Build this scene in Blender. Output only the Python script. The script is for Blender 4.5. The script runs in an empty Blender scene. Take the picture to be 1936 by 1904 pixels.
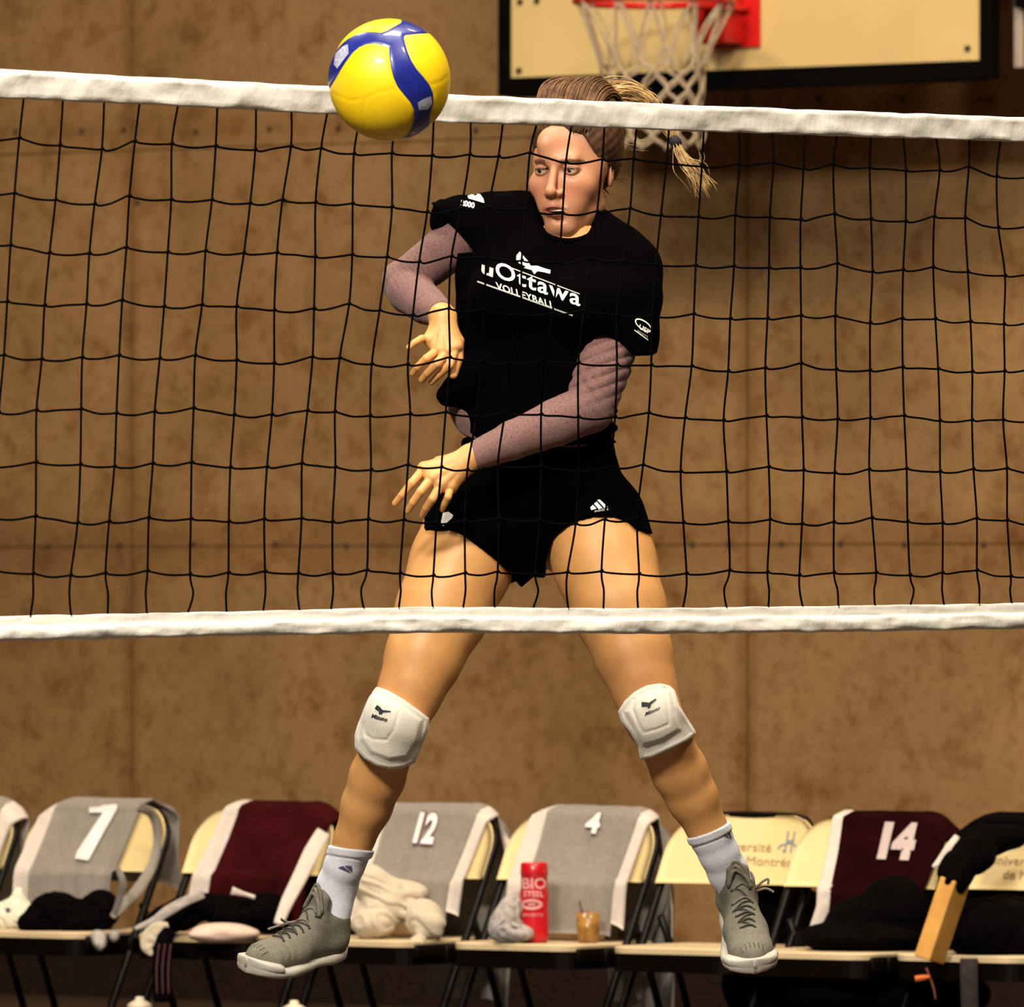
import bpy, bmesh, math, random
import numpy as np
from mathutils import Vector, Matrix, noise
from mathutils.bvhtree import BVHTree
random.seed(7); rng = np.random.default_rng(7)
S = bpy.context.scene
COL = S.collection

# ------------------------------------------------------------------ camera, world, lights, exposure
FPX = 19400.0           # focal length in pixels of the 1936 wide frame
CAMZ, HOR = 1.31, 1120.0
cam = bpy.data.cameras.new('camera'); camo = bpy.data.objects.new('camera', cam); COL.objects.link(camo)
cam.sensor_fit = 'HORIZONTAL'; cam.sensor_width = 36.0; cam.lens = 36.0 * FPX / 1936.0
cam.shift_y = (HOR - 952.0) / 1936.0
cam.clip_start = 0.5; cam.clip_end = 120
camo.location = (0, 0, CAMZ); camo.rotation_euler = (math.radians(90), 0, 0)
cam.dof.use_dof = True; cam.dof.focus_distance = 19.6; cam.dof.aperture_fstop = 13.0
S.camera = camo
w = bpy.data.worlds.new('world'); S.world = w; w.use_nodes = True
w.node_tree.nodes['Background'].inputs[0].default_value = (1.0, 0.80, 0.58, 1)
w.node_tree.nodes['Background'].inputs[1].default_value = 0.035
def area(loc, target, size, power, color):
    l = bpy.data.lights.new('gym_lamp', 'AREA'); l.shape = 'RECTANGLE'; l.size = size[0]; l.size_y = size[1]
    l.energy = power; l.color = color
    o = bpy.data.objects.new('gym_lamp', l); COL.objects.link(o); o.location = loc
    o.rotation_euler = (Vector(target) - Vector(loc)).to_track_quat('-Z', 'Y').to_euler()
WARM = (1.0, 0.86, 0.66)
area((-3.2, 10.5, 7.5), (-0.2, 19.5, 1.4), (2.0, 1.2), 1900, (1.0, 0.94, 0.82))
area((3.2, 15.0, 8.5), (0.6, 20.5, 1.5), (1.2, 1.2), 480, WARM)
area((-3.5, 24.0, 8.5), (-0.5, 29, 1.6), (2.0, 1.2), 560, WARM)
area((3.0, 22.5, 8.5), (1.0, 28, 1.6), (2.0, 1.2), 430, (1.0, 0.78, 0.52))
area((0.2, 19.0, 8.5), (0.2, 19.4, 0), (2.5, 1.5), 480, (1.0, 0.92, 0.78))
S.view_settings.view_transform = 'Standard'; S.view_settings.look = 'None'
S.view_settings.gamma = 1.0; S.view_settings.use_curve_mapping = False
S.view_settings.exposure = 0.0

# ------------------------------------------------------------------ helpers
def W(px, py, Y):
    s = FPX / Y
    return Vector(((px - 968.0) / s, Y, CAMZ - (py - HOR) / s))
def P(x, y):
    return (x, y)
MATS = {}
def mat(name, col, rough=0.6, var=0.0, scale=40.0, bump=0.0, bscale=None, col2=None, metal=0.0, spec=0.4, sheen=0.0, coat=0.0):
    if name in MATS: return MATS[name]
    m = bpy.data.materials.new(name); m.use_nodes = True; nt = m.node_tree; b = nt.nodes['Principled BSDF']
    b.inputs['Roughness'].default_value = rough; b.inputs['Metallic'].default_value = metal
    b.inputs['Specular IOR Level'].default_value = spec
    if sheen: b.inputs['Sheen Weight'].default_value = sheen
    if coat: b.inputs['Coat Weight'].default_value = coat
    tc = nt.nodes.new('ShaderNodeTexCoord')
    n = nt.nodes.new('ShaderNodeTexNoise'); n.inputs['Scale'].default_value = scale; n.inputs['Detail'].default_value = 5
    nt.links.new(tc.outputs['Object'], n.inputs['Vector'])
    r = nt.nodes.new('ShaderNodeValToRGB')
    c2 = col2 if col2 else tuple(c * (1 - var) for c in col)
    r.color_ramp.elements[0].position = 0.32; r.color_ramp.elements[1].position = 0.68
    r.color_ramp.elements[0].color = (*c2, 1); r.color_ramp.elements[1].color = (*col, 1)
    nt.links.new(n.outputs['Fac'], r.inputs['Fac']); nt.links.new(r.outputs['Color'], b.inputs['Base Color'])
    if bump:
        n2 = nt.nodes.new('ShaderNodeTexNoise'); n2.inputs['Scale'].default_value = bscale or scale * 4; n2.inputs['Detail'].default_value = 3
        nt.links.new(tc.outputs['Object'], n2.inputs['Vector'])
        bp = nt.nodes.new('ShaderNodeBump'); bp.inputs['Strength'].default_value = bump; bp.inputs['Distance'].default_value = 0.004
        nt.links.new(n2.outputs['Fac'], bp.inputs['Height']); nt.links.new(bp.outputs['Normal'], b.inputs['Normal'])
    MATS[name] = m; return m
def root(name, label, cat, loc=(0, 0, 0), rz=0.0, group=None):
    o = bpy.data.objects.new(name, None); COL.objects.link(o); o.location = loc; o.rotation_euler = (0, 0, rz)
    o.empty_display_size = 0.05
    o['label'] = label; o['category'] = cat
    if group: o['group'] = group
    return o
def tag(o, label, cat, group=None):
    o['label'] = label; o['category'] = cat
    if group: o['group'] = group
    return o
def rootof(p):
    while p is not None and p.parent is not None: p = p.parent
    return p
def mk(name, verts, faces, m, parent=None, smooth=True, world=False, label=None):
    me = bpy.data.meshes.new(name)
    verts = np.asarray([tuple(v) for v in verts] if not isinstance(verts, np.ndarray) else verts, dtype=float)
    if world and parent is not None:
        r = rootof(parent)
        M = (Matrix.Translation(r.location) @ Matrix.Rotation(r.rotation_euler[2], 4, 'Z')).inverted()
        A = np.array(M); verts = verts @ A[:3, :3].T + A[:3, 3]
    me.from_pydata(verts.tolist(), [], faces.tolist() if isinstance(faces, np.ndarray) else faces); me.update()
    if smooth: me.polygons.foreach_set('use_smooth', [True] * len(me.polygons))
    me.materials.append(m)
    o = bpy.data.objects.new(name, me); COL.objects.link(o)
    if parent is not None: o.parent = parent
    if label: o['label'] = label
    return o
def mkbm(name, bm, m, parent=None, smooth=False, world=False, label=None):
    bm.verts.index_update()
    v = np.array([tuple(x.co) for x in bm.verts]); f = [[q.index for q in x.verts] for x in bm.faces]
    bm.free(); return mk(name, v, f, m, parent, smooth, world, label)
def box_bm(bm, c, s, rot=None, bev=0.0):
    r = bmesh.ops.create_cube(bm, size=1.0); vs = r['verts']
    M = Matrix.Translation(c) @ (rot.to_4x4() if rot is not None else Matrix.Identity(4)) @ Matrix.Diagonal((*s, 1))
    bmesh.ops.transform(bm, matrix=M, verts=vs)
    if bev:
        es = list({e for v in vs for e in v.link_edges})
        bmesh.ops.bevel(bm, geom=es, offset=bev, segments=2, affect='EDGES', profile=0.5)
def smooth_path(pts, n):
    pts = [Vector(p) for p in pts]; out = []
    for i in range(len(pts) - 1):
        p0 = pts[max(i - 1, 0)]; p1 = pts[i]; p2 = pts[i + 1]; p3 = pts[min(i + 2, len(pts) - 1)]
        for k in range(n):
            t = k / n
            out.append(0.5 * ((2 * p1) + (p2 - p0) * t + (2 * p0 - 5 * p1 + 4 * p2 - p3) * t * t + (3 * p1 - p0 - 3 * p2 + p3) * t ** 3))
    out.append(pts[-1]); return out
def tube_geo(pts, rad, sides=8, V=None, Fc=None, caps=True):
    if V is None: V, Fc = [], []
    pts = [Vector(p) for p in pts]; n = len(pts)
    if not hasattr(rad, '__len__'): rad = [rad] * n
    base = len(V); up = None
    for i, p in enumerate(pts):
        t = (pts[min(i + 1, n - 1)] - pts[max(i - 1, 0)]).normalized()
        if up is None:
            up = Vector((0, 0, 1)) if abs(t.z) < 0.9 else Vector((1, 0, 0))
        a = (up - t * up.dot(t)).normalized(); b = t.cross(a); up = a
        for k in range(sides):
            q = 2 * math.pi * k / sides
            V.append(tuple(p + (a * math.cos(q) + b * math.sin(q)) * rad[i]))
    for i in range(n - 1):
        for k in range(sides):
            k2 = (k + 1) % sides
            Fc.append([base + i * sides + k, base + i * sides + k2, base + (i + 1) * sides + k2, base + (i + 1) * sides + k])
    if caps:
        Fc.append([base + k for k in range(sides)][::-1]); Fc.append([base + (n - 1) * sides + k for k in range(sides)])
    return V, Fc
def tube(name, pts, rad, m, parent=None, sides=8, world=False, label=None):
    V, Fc = tube_geo(pts, rad, sides); return mk(name, V, Fc, m, parent, True, world, label)
def lathe(name, prof, m, parent, seg=24, origin=(0, 0, 0), label=None):
    V = []; Fc = []; n = len(prof)
    for i, (r, z) in enumerate(prof):
        for k in range(seg):
            a = 2 * math.pi * k / seg; V.append((origin[0] + r * math.cos(a), origin[1] + r * math.sin(a), origin[2] + z))
    for i in range(n - 1):
        for k in range(seg):
            k2 = (k + 1) % seg; Fc.append([i * seg + k, i * seg + k2, (i + 1) * seg + k2, (i + 1) * seg + k])
    Fc.append([k for k in range(seg)][::-1]); Fc.append([(n - 1) * seg + k for k in range(seg)])
    return mk(name, V, Fc, m, parent, True, False, label)

# ---------- implicit-surface volume (signed distance on a grid, meshed by surface nets)
def smin(a, b, k):
    if k <= 0: return np.minimum(a, b)
    h = np.maximum(k - np.abs(a - b), 0) / k
    return np.minimum(a, b) - h * h * k * 0.25
def smax(a, b, k): return -smin(-a, -b, k)
class Vol:
    def __init__(s, lo, hi, h):
        lo, hi = np.minimum(lo, hi), np.maximum(lo, hi); s.lo = np.array(lo, float); s.h = h
        n = np.ceil((np.array(hi) - s.lo) / h).astype(int) + 1; s.n = n
        s.ax = [(s.lo[i] + h * np.arange(n[i])).astype(np.float32) for i in range(3)]
        s.D = np.full(tuple(n), 0.08, np.float32)
    def win(s, lo, hi):
        sl = []
        for i in range(3):
            a = int(max(0, math.floor((lo[i] - s.lo[i]) / s.h))); b = int(min(s.n[i], math.ceil((hi[i] - s.lo[i]) / s.h) + 1))
            if b <= a: return None, None
            sl.append(slice(a, b))
        x = s.ax[0][sl[0]][:, None, None]; y = s.ax[1][sl[1]][None, :, None]; z = s.ax[2][sl[2]][None, None, :]
        return tuple(sl), (x, y, z)
    def full(s): return s.win(s.lo, s.lo + s.h * (s.n - 1))
    def cap(s, a, b, ra, rb, k=0.01, sub=False):
        a = np.array(a, float); b = np.array(b, float); R = max(ra, rb) + 0.03 + k
        sl, X = s.win(np.minimum(a, b) - R, np.maximum(a, b) + R)
        if sl is None: return
        d = b - a; L = float(d @ d) + 1e-12
        t = ((X[0] - a[0]) * d[0] + (X[1] - a[1]) * d[1] + (X[2] - a[2]) * d[2]) / L
        t = np.clip(t, 0, 1)
        q = np.sqrt((X[0] - a[0] - t * d[0]) ** 2 + (X[1] - a[1] - t * d[1]) ** 2 + (X[2] - a[2] - t * d[2]) ** 2) - (ra + (rb - ra) * t)
        s.D[sl] = smax(s.D[sl], -q, k) if sub else smin(s.D[sl], q, k)
    def chain(s, pts, k=0.008):
        for i in range(len(pts) - 1):
            s.cap(pts[i][:3], pts[i + 1][:3], pts[i][3], pts[i + 1][3], k)
    def ell(s, c, r, k=0.01, M=None, sub=False):
        R = max(r) + 0.03 + k; c = np.array(c, float)
        sl, X = s.win(c - R, c + R)
        if sl is None: return
        p = [X[i] - c[i] for i in range(3)]
        if M is not None:
            p = [M[0][i] * p[0] + M[1][i] * p[1] + M[2][i] * p[2] for i in range(3)]   # world -> local (columns of M are local axes)
        k0 = np.sqrt((p[0] / r[0]) ** 2 + (p[1] / r[1]) ** 2 + (p[2] / r[2]) ** 2)
        k1 = np.sqrt((p[0] / r[0] ** 2) ** 2 + (p[1] / r[1] ** 2) ** 2 + (p[2] / r[2] ** 2) ** 2) + 1e-6
        q = np.clip(k0 * (k0 - 1.0) / k1, -0.2, 0.2)
        s.D[sl] = smax(s.D[sl], -q, k) if sub else smin(s.D[sl], q, k)
    def loft(s, levels, shear=0.0, k=0.01, e=2.2):
        lv = sorted(levels); zs = [l[0] for l in lv]
        lo = [min(l[1] for l in lv) - .06, min(l[3] for l in lv) - .35, zs[0] - .04]; hi = [max(l[2] for l in lv) + .06, max(l[3] for l in lv) + .35, zs[-1] + .04]
        sl, X = s.win(lo, hi)
        if sl is None: return
        z = X[2]; I = lambda j: np.interp(z, zs, [l[j] for l in lv])
        xl, xr, yc, ry = I(1), I(2), I(3), I(4)
        xc = (xl + xr) / 2; rx = (xr - xl) / 2
        dx = np.abs((X[0] - xc) / rx); dy = np.abs((X[1] - yc - shear * (X[0] - xc)) / ry)
        rr = (dx ** e + dy ** e) ** (1 / e)
        q = (rr - 1) * np.minimum(rx, ry)
        q = smax(q, np.maximum(zs[0] - z, z - zs[-1]) + 0 * q, 0.01)
        s.D[sl] = smin(s.D[sl], q.astype(np.float32), k)
    def mesh(s):
        D = s.D; ins = D < 0
        nx, ny, nz = D.shape
        c = np.zeros((nx - 1, ny - 1, nz - 1), np.int8)
        for i in (0, 1):
            for j in (0, 1):
                for k in (0, 1):
                    c += ins[i:nx - 1 + i, j:ny - 1 + j, k:nz - 1 + k]
        act = (c > 0) & (c < 8); idx = np.argwhere(act)
        cid = np.full(act.shape, -1, np.int64); cid[act] = np.arange(len(idx))
        acc = np.zeros((len(idx), 3)); cnt = np.zeros(len(idx))
        cor = {}
        for i in (0, 1):
            for j in (0, 1):
                for k in (0, 1): cor[(i, j, k)] = D[idx[:, 0] + i, idx[:, 1] + j, idx[:, 2] + k]
        for a in cor:
            for ax in range(3):
                if a[ax] == 1: continue
                b = list(a); b[ax] = 1; b = tuple(b); va, vb = cor[a], cor[b]
                m = (va < 0) != (vb < 0); t = np.where(m, va / (va - vb + 1e-20 * (va == vb)), 0)
                p = np.array(a, float)[None, :].repeat(len(idx), 0); p[:, ax] = t
                acc[m] += p[m]; cnt[m] += 1
        V = s.lo + s.h * (idx + acc / cnt[:, None])
        F = []
        for ax in range(3):
            o1, o2 = [(1, 2), (2, 0), (0, 1)][ax]
            A = np.take(ins, range(0, D.shape[ax] - 1), ax); B = np.take(ins, range(1, D.shape[ax]), ax)
            e = np.argwhere(A != B)
            if len(e) == 0: continue
            ok = (e[:, o1] > 0) & (e[:, o2] > 0) & (e[:, o1] < D.shape[o1] - 1) & (e[:, o2] < D.shape[o2] - 1)
            e = e[ok]; g = A[e[:, 0], e[:, 1], e[:, 2]]
            def cell(d1, d2):
                q = e.copy(); q[:, o1] -= d1; q[:, o2] -= d2; return cid[q[:, 0], q[:, 1], q[:, 2]]
            quad = np.stack([cell(1, 1), cell(0, 1), cell(0, 0), cell(1, 0)], 1)
            quad[~g] = quad[~g][:, ::-1]
            F.append(quad)
        F = np.concatenate(F); F = F[(F >= 0).all(1)]
        return V, F
def sines(X, f, seed, warp=0.0):
    r = np.random.default_rng(seed); out = 0
    for i in range(5):
        d = r.normal(size=3); d /= np.linalg.norm(d); ph = r.uniform(0, 6.28)
        out = out + np.sin((X[0] * d[0] + X[1] * d[1] + X[2] * d[2]) * f * (0.7 + 0.25 * i) + ph)
    return out / 5

# ---------- flat prints laid onto a surface
def bvh_of(objs):
    V = []; Fc = []
    for o in objs:
        b = len(V); M = o.matrix_world
        V += [M @ v.co for v in o.data.vertices]; Fc += [[b + i for i in p.vertices] for p in o.data.polygons]
    return BVHTree.FromPolygons(V, Fc)
def lay(name, bm, bvh, m, parent, off=0.0015, step=6.0, yref=20.0):
    bmesh.ops.triangulate(bm, faces=bm.faces[:])
    for _ in range(5):
        es = [e for e in bm.edges if e.calc_length() > step]
        if not es: break
        bmesh.ops.subdivide_edges(bm, edges=es, cuts=1); bmesh.ops.triangulate(bm, faces=bm.faces[:])
    C = Vector((0, 0, CAMZ)); dead = []
    for v in bm.verts:
        d = (W(v.co.x, v.co.y, 20.0) - C).normalized()
        h = bvh.ray_cast(C, d)
        if h[0] is None: dead.append(v); continue
        nn = h[1] if h[1].dot(d) < 0 else -h[1]
        v.co = h[0] + nn * off * 0.6 - d * off
    if dead: bmesh.ops.delete(bm, geom=dead, context='VERTS')
    if len(bm.faces) == 0: bm.free(); return None
    return mkbm(name, bm, m, parent, True, world=True)
def print_poly(name, polys, bvh, m, parent, off=0.0015, step=6.0):
    bm = bmesh.new()
    for pl in polys:
        bm.faces.new([bm.verts.new((x, y, 0)) for x, y in pl])
    return lay(name, bm, bvh, m, parent, off, step)
def print_text(name, txt, org, ux, uy, bvh, m, parent, off=0.0015, step=6.0, bold=0.0, spacing=1.0):
    """org: pixel of the left end of the baseline, ux: pixel vector of the whole text width, uy: pixel vector of one em height"""
    cu = bpy.data.curves.new('t', 'FONT'); cu.body = txt; cu.size = 1.0; cu.offset = bold; cu.space_character = spacing; cu.resolution_u = 4
    ob = bpy.data.objects.new('t', cu); COL.objects.link(ob); bpy.context.view_layer.update()
    me = bpy.data.meshes.new_from_object(ob.evaluated_get(bpy.context.evaluated_depsgraph_get()))
    bpy.data.objects.remove(ob); bpy.data.curves.remove(cu)
    bm = bmesh.new(); bm.from_mesh(me); bpy.data.meshes.remove(me)
    x0 = min(v.co.x for v in bm.verts); x1 = max(v.co.x for v in bm.verts)
    for v in bm.verts:
        a = (v.co.x - x0) / (x1 - x0); b = v.co.y
        v.co = (org[0] + ux[0] * a + uy[0] * b, org[1] + ux[1] * a + uy[1] * b, 0)
    return lay(name, bm, bvh, m, parent, off, step)

# ------------------------------------------------------------------ setting: wall, dark strip for the shade at its foot, floor
A37 = math.radians(37.0); CA, SA = math.cos(A37), math.sin(A37)
RD = Vector((CA, -SA, 0))          # along wall and chair row, towards the right and nearer
RN = Vector((-SA, -CA, 0))         # out of the wall, towards the court
WALLO = Vector((0, 32.3, 0))
def concrete(name, base, dark, fleck):
    m = bpy.data.materials.new(name); m.use_nodes = True; nt = m.node_tree; b = nt.nodes['Principled BSDF']
    b.inputs['Roughness'].default_value = 0.75; b.inputs['Specular IOR Level'].default_value = 0.25
    L = nt.links.new; g = nt.nodes.new('ShaderNodeNewGeometry')
    def nz(sc, det, rough=0.6):
        n = nt.nodes.new('ShaderNodeTexNoise'); n.inputs['Scale'].default_value = sc; n.inputs['Detail'].default_value = det
        n.inputs['Roughness'].default_value = rough; L(g.outputs['Position'], n.inputs['Vector']); return n
    def ramp(n, a, bb, ca, cb):
        r = nt.nodes.new('ShaderNodeValToRGB'); r.color_ramp.elements[0].position = a; r.color_ramp.elements[1].position = bb
        r.color_ramp.elements[0].color = (*ca, 1); r.color_ramp.elements[1].color = (*cb, 1); L(n.outputs['Fac'], r.inputs['Fac']); return r
    def mul(x, y, fac=1.0):
        q = nt.nodes.new('ShaderNodeMixRGB'); q.blend_type = 'MULTIPLY'; q.inputs[0].default_value = fac
        L(x.outputs[0], q.inputs[1]); L(y.outputs[0], q.inputs[2]); return q
    a = ramp(nz(1.3, 6), 0.3, 0.72, dark, base)
    f = ramp(nz(9, 5, 0.7), 0.32, 0.50, fleck, (1, 1, 1))
    f2 = ramp(nz(28, 4, 0.6), 0.30, 0.50, (0.80, 0.74, 0.66), (1, 1, 1))
    tc = nt.nodes.new('ShaderNodeTexCoord'); sp = nt.nodes.new('ShaderNodeSeparateXYZ'); L(tc.outputs['Object'], sp.inputs[0])
    sw = nt.nodes.new('ShaderNodeSeparateXYZ'); L(g.outputs['Position'], sw.inputs[0])
    def M2(op, x, y=None):
        q = nt.nodes.new('ShaderNodeMath'); q.operation = op
        for i_, v_ in enumerate((x, y)):
            if v_ is None: continue
            if isinstance(v_, (int, float)): q.inputs[i_].default_value = v_
            else: L(v_, q.inputs[i_])
        return q.outputs[0]
    wob = M2('MULTIPLY', nz(3.5, 4).outputs['Fac'], 0.16)
    ex = M2('SUBTRACT', 1.22, M2('ABSOLUTE', sp.outputs['X']))          # distance to the vertical joint
    ez = M2('ABSOLUTE', M2('SUBTRACT', sw.outputs['Z'], 1.47))          # stain line along the lower row of ties
    ez2 = M2('ABSOLUTE', M2('SUBTRACT', sw.outputs['Z'], 2.80))
    dmin = M2('MINIMUM', M2('MINIMUM', M2('MULTIPLY', ex, 3.0), ez), M2('ADD', ez2, 0.05))
    st = M2('SUBTRACT', dmin, M2('SUBTRACT', wob, 0.05))
    rs = nt.nodes.new('ShaderNodeValToRGB'); rs.color_ramp.elements[0].position = 0.0; rs.color_ramp.elements[1].position = 0.10
    rs.color_ramp.elements[0].color = (0.80, 0.73, 0.66, 1); rs.color_ramp.elements[1].color = (1, 1, 1, 1); L(st, rs.inputs['Fac'])
    L(mul(mul(mul(a, f), f2), rs).outputs[0], b.inputs['Base Color'])
    bp = nt.nodes.new('ShaderNodeBump'); bp.inputs['Strength'].default_value = 0.35; bp.inputs['Distance'].default_value = 0.01
    L(nz(14, 8, 0.7).outputs['Fac'], bp.inputs['Height']); L(bp.outputs['Normal'], b.inputs['Normal'])
    return m
M_conc = concrete('concrete', (0.330, 0.188, 0.075), (0.205, 0.108, 0.038), (0.66, 0.54, 0.40))
M_joint = mat('joint', (0.13, 0.085, 0.045), 0.9, 0.3)
M_hole = mat('tie_hole', (0.06, 0.03, 0.018), 0.9, 0.3)
wall = bpy.data.objects.new('wall_back', None); COL.objects.link(wall); wall['kind'] = 'structure'
wall.location = WALLO; wall.rotation_euler = (0, 0, -A37)
def place(o, u, z, out=0.0): o.location = (u, -out, z)
bmj = bmesh.new(); box_bm(bmj, (0, 0.15, 3.6), (22, 0.26, 7.2)); mkbm('backing', bmj, M_joint, wall)
PW = 2.44
U1 = -(968 - 245) / 600 / CA * 1.05    # seam at px 245
def u_of(px):                           # wall coordinate of a pixel column
    X = (px - 968) / FPX; Y = WALLO.y / (1 + X * SA / CA); return (X * Y) / CA
def z_of(px, py):
    X = (px - 968) / FPX; Y = WALLO.y / (1 + X * SA / CA); return CAMZ - (py - HOR) * Y / FPX
useam = u_of(248); useam2 = u_of(1412); PW = (useam2 - useam)
rows = [(0.0, z_of(900, 1032)), (z_of(900, 1032), 2.74), (2.74, 4.2), (4.2, 5.7), (5.7, 7.2)]
pm = {}
for k in range(-4, 4):
    for (z0, z1) in rows:
        hgt = z1 - z0; key = round(hgt, 3)
        if key not in pm:
            b_ = bmesh.new(); box_bm(b_, (0, 0.02, 0), (PW - 0.008, 0.04, hgt - 0.003), bev=0.0025)
            o = mkbm('concrete_panel', b_, M_conc, wall); pm[key] = o.data
        else:
            o = bpy.data.objects.new('concrete_panel', pm[key]); COL.objects.link(o); o.parent = wall
        place(o, useam + (k + 0.5) * PW, (z0 + z1) / 2)
hb = None
for py, xs in ((1030, [-40, 92, 228, 365, 520, 655, 790, 925, 1225, 1310, 1378, 1478, 1590, 1710, 1860, 1980]), (246, [30, 155, 235, 371, 510, 640, 900]), (190, [1547, 1707, 1873]), (1560, [1790]), (380, [260, 540])):
    for px in xs:
        if hb is None:
            b_ = bmesh.new(); bmesh.ops.create_cone(b_, cap_ends=True, segments=14, radius1=0.011, radius2=0.008, depth=0.008, matrix=Matrix.Rotation(math.pi / 2, 4, 'X'))
            o = mkbm('tie_hole_plug', b_, M_hole, wall); hb = o.data
        else:
            o = bpy.data.objects.new('tie_hole_plug', hb); COL.objects.link(o); o.parent = wall
        place(o, u_of(px), z_of(px, py + rng.uniform(-3, 3)), 0.002)
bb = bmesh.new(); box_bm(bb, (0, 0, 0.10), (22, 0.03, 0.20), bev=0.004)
o = mkbm('shade_strip_back', bb, mat('wall_foot_shade', (0.020, 0.009, 0.006), 0.8, 0.4, spec=.1)); o['kind'] = 'structure'; o.location = WALLO + RN * 0.017; o.rotation_euler = (0, 0, -A37)  # added dark strip: shade behind the chairs put into its colour
def floor_mat():
    m = mat('court_floor', (0.035, 0.018, 0.008), 0.6, 0.3, 3.0)
    return m
fb = bmesh.new(); box_bm(fb, (0, 16, -0.05), (40, 50, 0.1)); o = mkbm('floor', fb, floor_mat()); o['kind'] = 'structure'

# ------------------------------------------------------------------ basketball backboard, rim, net
BO = Vector((0, 31.24, 0))
bd = root('basketball_backboard', 'cream basketball backboard in a black frame and red hoop, top right', 'backboard', BO, -A37)
M_board = mat('board_cream', (0.66, 0.47, 0.20), 0.45, 0.10, 3.0)
M_black = mat('black_frame', (0.002, 0.0015, 0.0015), 0.7, 0.3, spec=0.04)
def ub(px, off=0.0):
    X = (px - 968) / FPX; Y = (BO.y) / (1 + X * SA / CA); return X * Y / CA
bl, br = ub(972), ub(1861); bz, bt = 2.875, 3.95
b_ = bmesh.new(); box_bm(b_, ((bl + br) / 2, 0, (bz + bt) / 2), (br - bl, 0.03, bt - bz), bev=0.002); mkbm('panel', b_, M_board, bd)
for (c, s) in (((bl - .021, -0.004, (bz + bt) / 2), (.042, .05, bt - bz + .11)), ((br + .021, -0.004, (bz + bt) / 2), (.042, .05, bt - bz + .11)),
               (((bl + br) / 2, -0.004, bz - .030), (br - bl, .05, .06)), (((bl + br) / 2, -0.004, bt + .030), (br - bl, .05, .06))):
    b_ = bmesh.new(); box_bm(b_, c, s, bev=0.004); mkbm('frame_rail', b_, M_black, bd)
M_bolt = mat('bolt', (0.10, 0.07, 0.04), 0.4, 0.2, metal=0.6)
for px, py in ((988, 134), (1836, 92), (990, 4), (1022, 2)):
    z = CAMZ - (py - HOR) * (BO.y / (1 + (px - 968) / FPX * SA / CA)) / FPX
    b_ = bmesh.new(); bmesh.ops.create_cone(b_, cap_ends=True, segments=10, radius1=0.010, radius2=0.008, depth=0.010, matrix=Matrix.Translation((ub(px), -0.02, z)) @ Matrix.Rotation(math.pi / 2, 4, 'X'))
    mkbm('bolt', b_, M_bolt, bd)
# red bracket and rim
M_red = mat('red_paint', (0.62, 0.012, 0.010), 0.35, 0.15, 8.0)
uc = ub(1400)
b_ = bmesh.new()
box_bm(b_, (uc, -0.022, 3.10), (.175, .012, .32), bev=.002)
box_bm(b_, (uc - .02, -0.075, 3.09), (.105, .10, .28), bev=.006)
mkbm('hoop_bracket', b_, M_red, bd)
RC = W(1236, 5, 30.38); Mi = (Matrix.Translation(bd.location) @ Matrix.Rotation(-A37, 4, 'Z')).inverted(); rc = Mi @ RC; rc.z = 3.06
RR = 0.232
ring = [(rc.x + RR * math.cos(t), rc.y + RR * math.sin(t), rc.z) for t in np.linspace(0, 2 * math.pi, 49)]
tube('rim', ring, 0.011, M_red, bd, 10)
b_ = bmesh.new(); box_bm(b_, ((uc - .02 + rc.x) / 2 + .02, (rc.y + RR - 0.02) / 2 - .05, 3.055), (.10, abs(rc.y + RR) + .06, .015), bev=.003); mkbm('rim_plate', b_, M_red, bd)
M_cordw = mat('net_cord_cream', (0.55, 0.42, 0.29), 0.9, 0.25, 60)
NK = 12; zt = [0, .17, .215, .26, .305, .35, .395, .43]; rt = [1.0, .70, .66, .63, .62, .61, .63, .60]
for k in range(NK):
    for dr in (1, -1):
        pts = []
        for i, (dz, rr_) in enumerate(zip(zt, rt)):
            ph = (k + (0.5 * dr * (i % 2)) + 0.08 * math.sin(k * 2.3 + i)) * 2 * math.pi / NK + 0.1
            r_ = RR * rr_ * (1 + 0.04 * math.sin(k * 1.7 + i * 2))
            pts.append((rc.x + r_ * math.cos(ph) - 0.03 * dz / .43 * 0, rc.y + r_ * math.sin(ph), rc.z - dz + 0.008 * math.sin(k * 3.1 + i)))
        o = tube('net_cord', smooth_path(pts, 4), 0.0040, M_cordw, bd, 6)
    for dr in (0,):
        o = tube('net_cord', smooth_path([(rc.x + RR * math.cos((k + .3) * 2 * math.pi / NK), rc.y + RR * math.sin((k + .3) * 2 * math.pi / NK), rc.z),
            (rc.x + RR * .8 * math.cos((k + .6) * 2 * math.pi / NK), rc.y + RR * .8 * math.sin((k + .6) * 2 * math.pi / NK), rc.z - .09),
            (rc.x + RR * .68 * math.cos((k + .1) * 2 * math.pi / NK + .1), rc.y + RR * .68 * math.sin((k + .1) * 2 * math.pi / NK + .1), rc.z - .20)], 4), 0.0035, M_cordw, bd, 6)
for s_ in (-.5, .5):
    for z_ in (3.25, 3.75):
        b_ = bmesh.new(); box_bm(b_, ((bl + br) / 2 + s_, .42, z_), (.05, .80, .05)); mkbm('support_arm', b_, M_black, bd)
b_ = bmesh.new(); box_bm(b_, (ub(1893) , .10, 3.75), (.030, .03, 1.79), bev=.004)
sb = mkbm('support_rod', b_, mat('rod_grey', (0.50, 0.40, 0.33), 0.4, 0.1, metal=0.3), bd, label='pale grey upright rod beside the frame')
b_ = bmesh.new(); box_bm(b_, (ub(1925), .3, 3.33), (.10, .5, .6), bev=.004); mkbm('winch_box', b_, M_black, bd)

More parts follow.
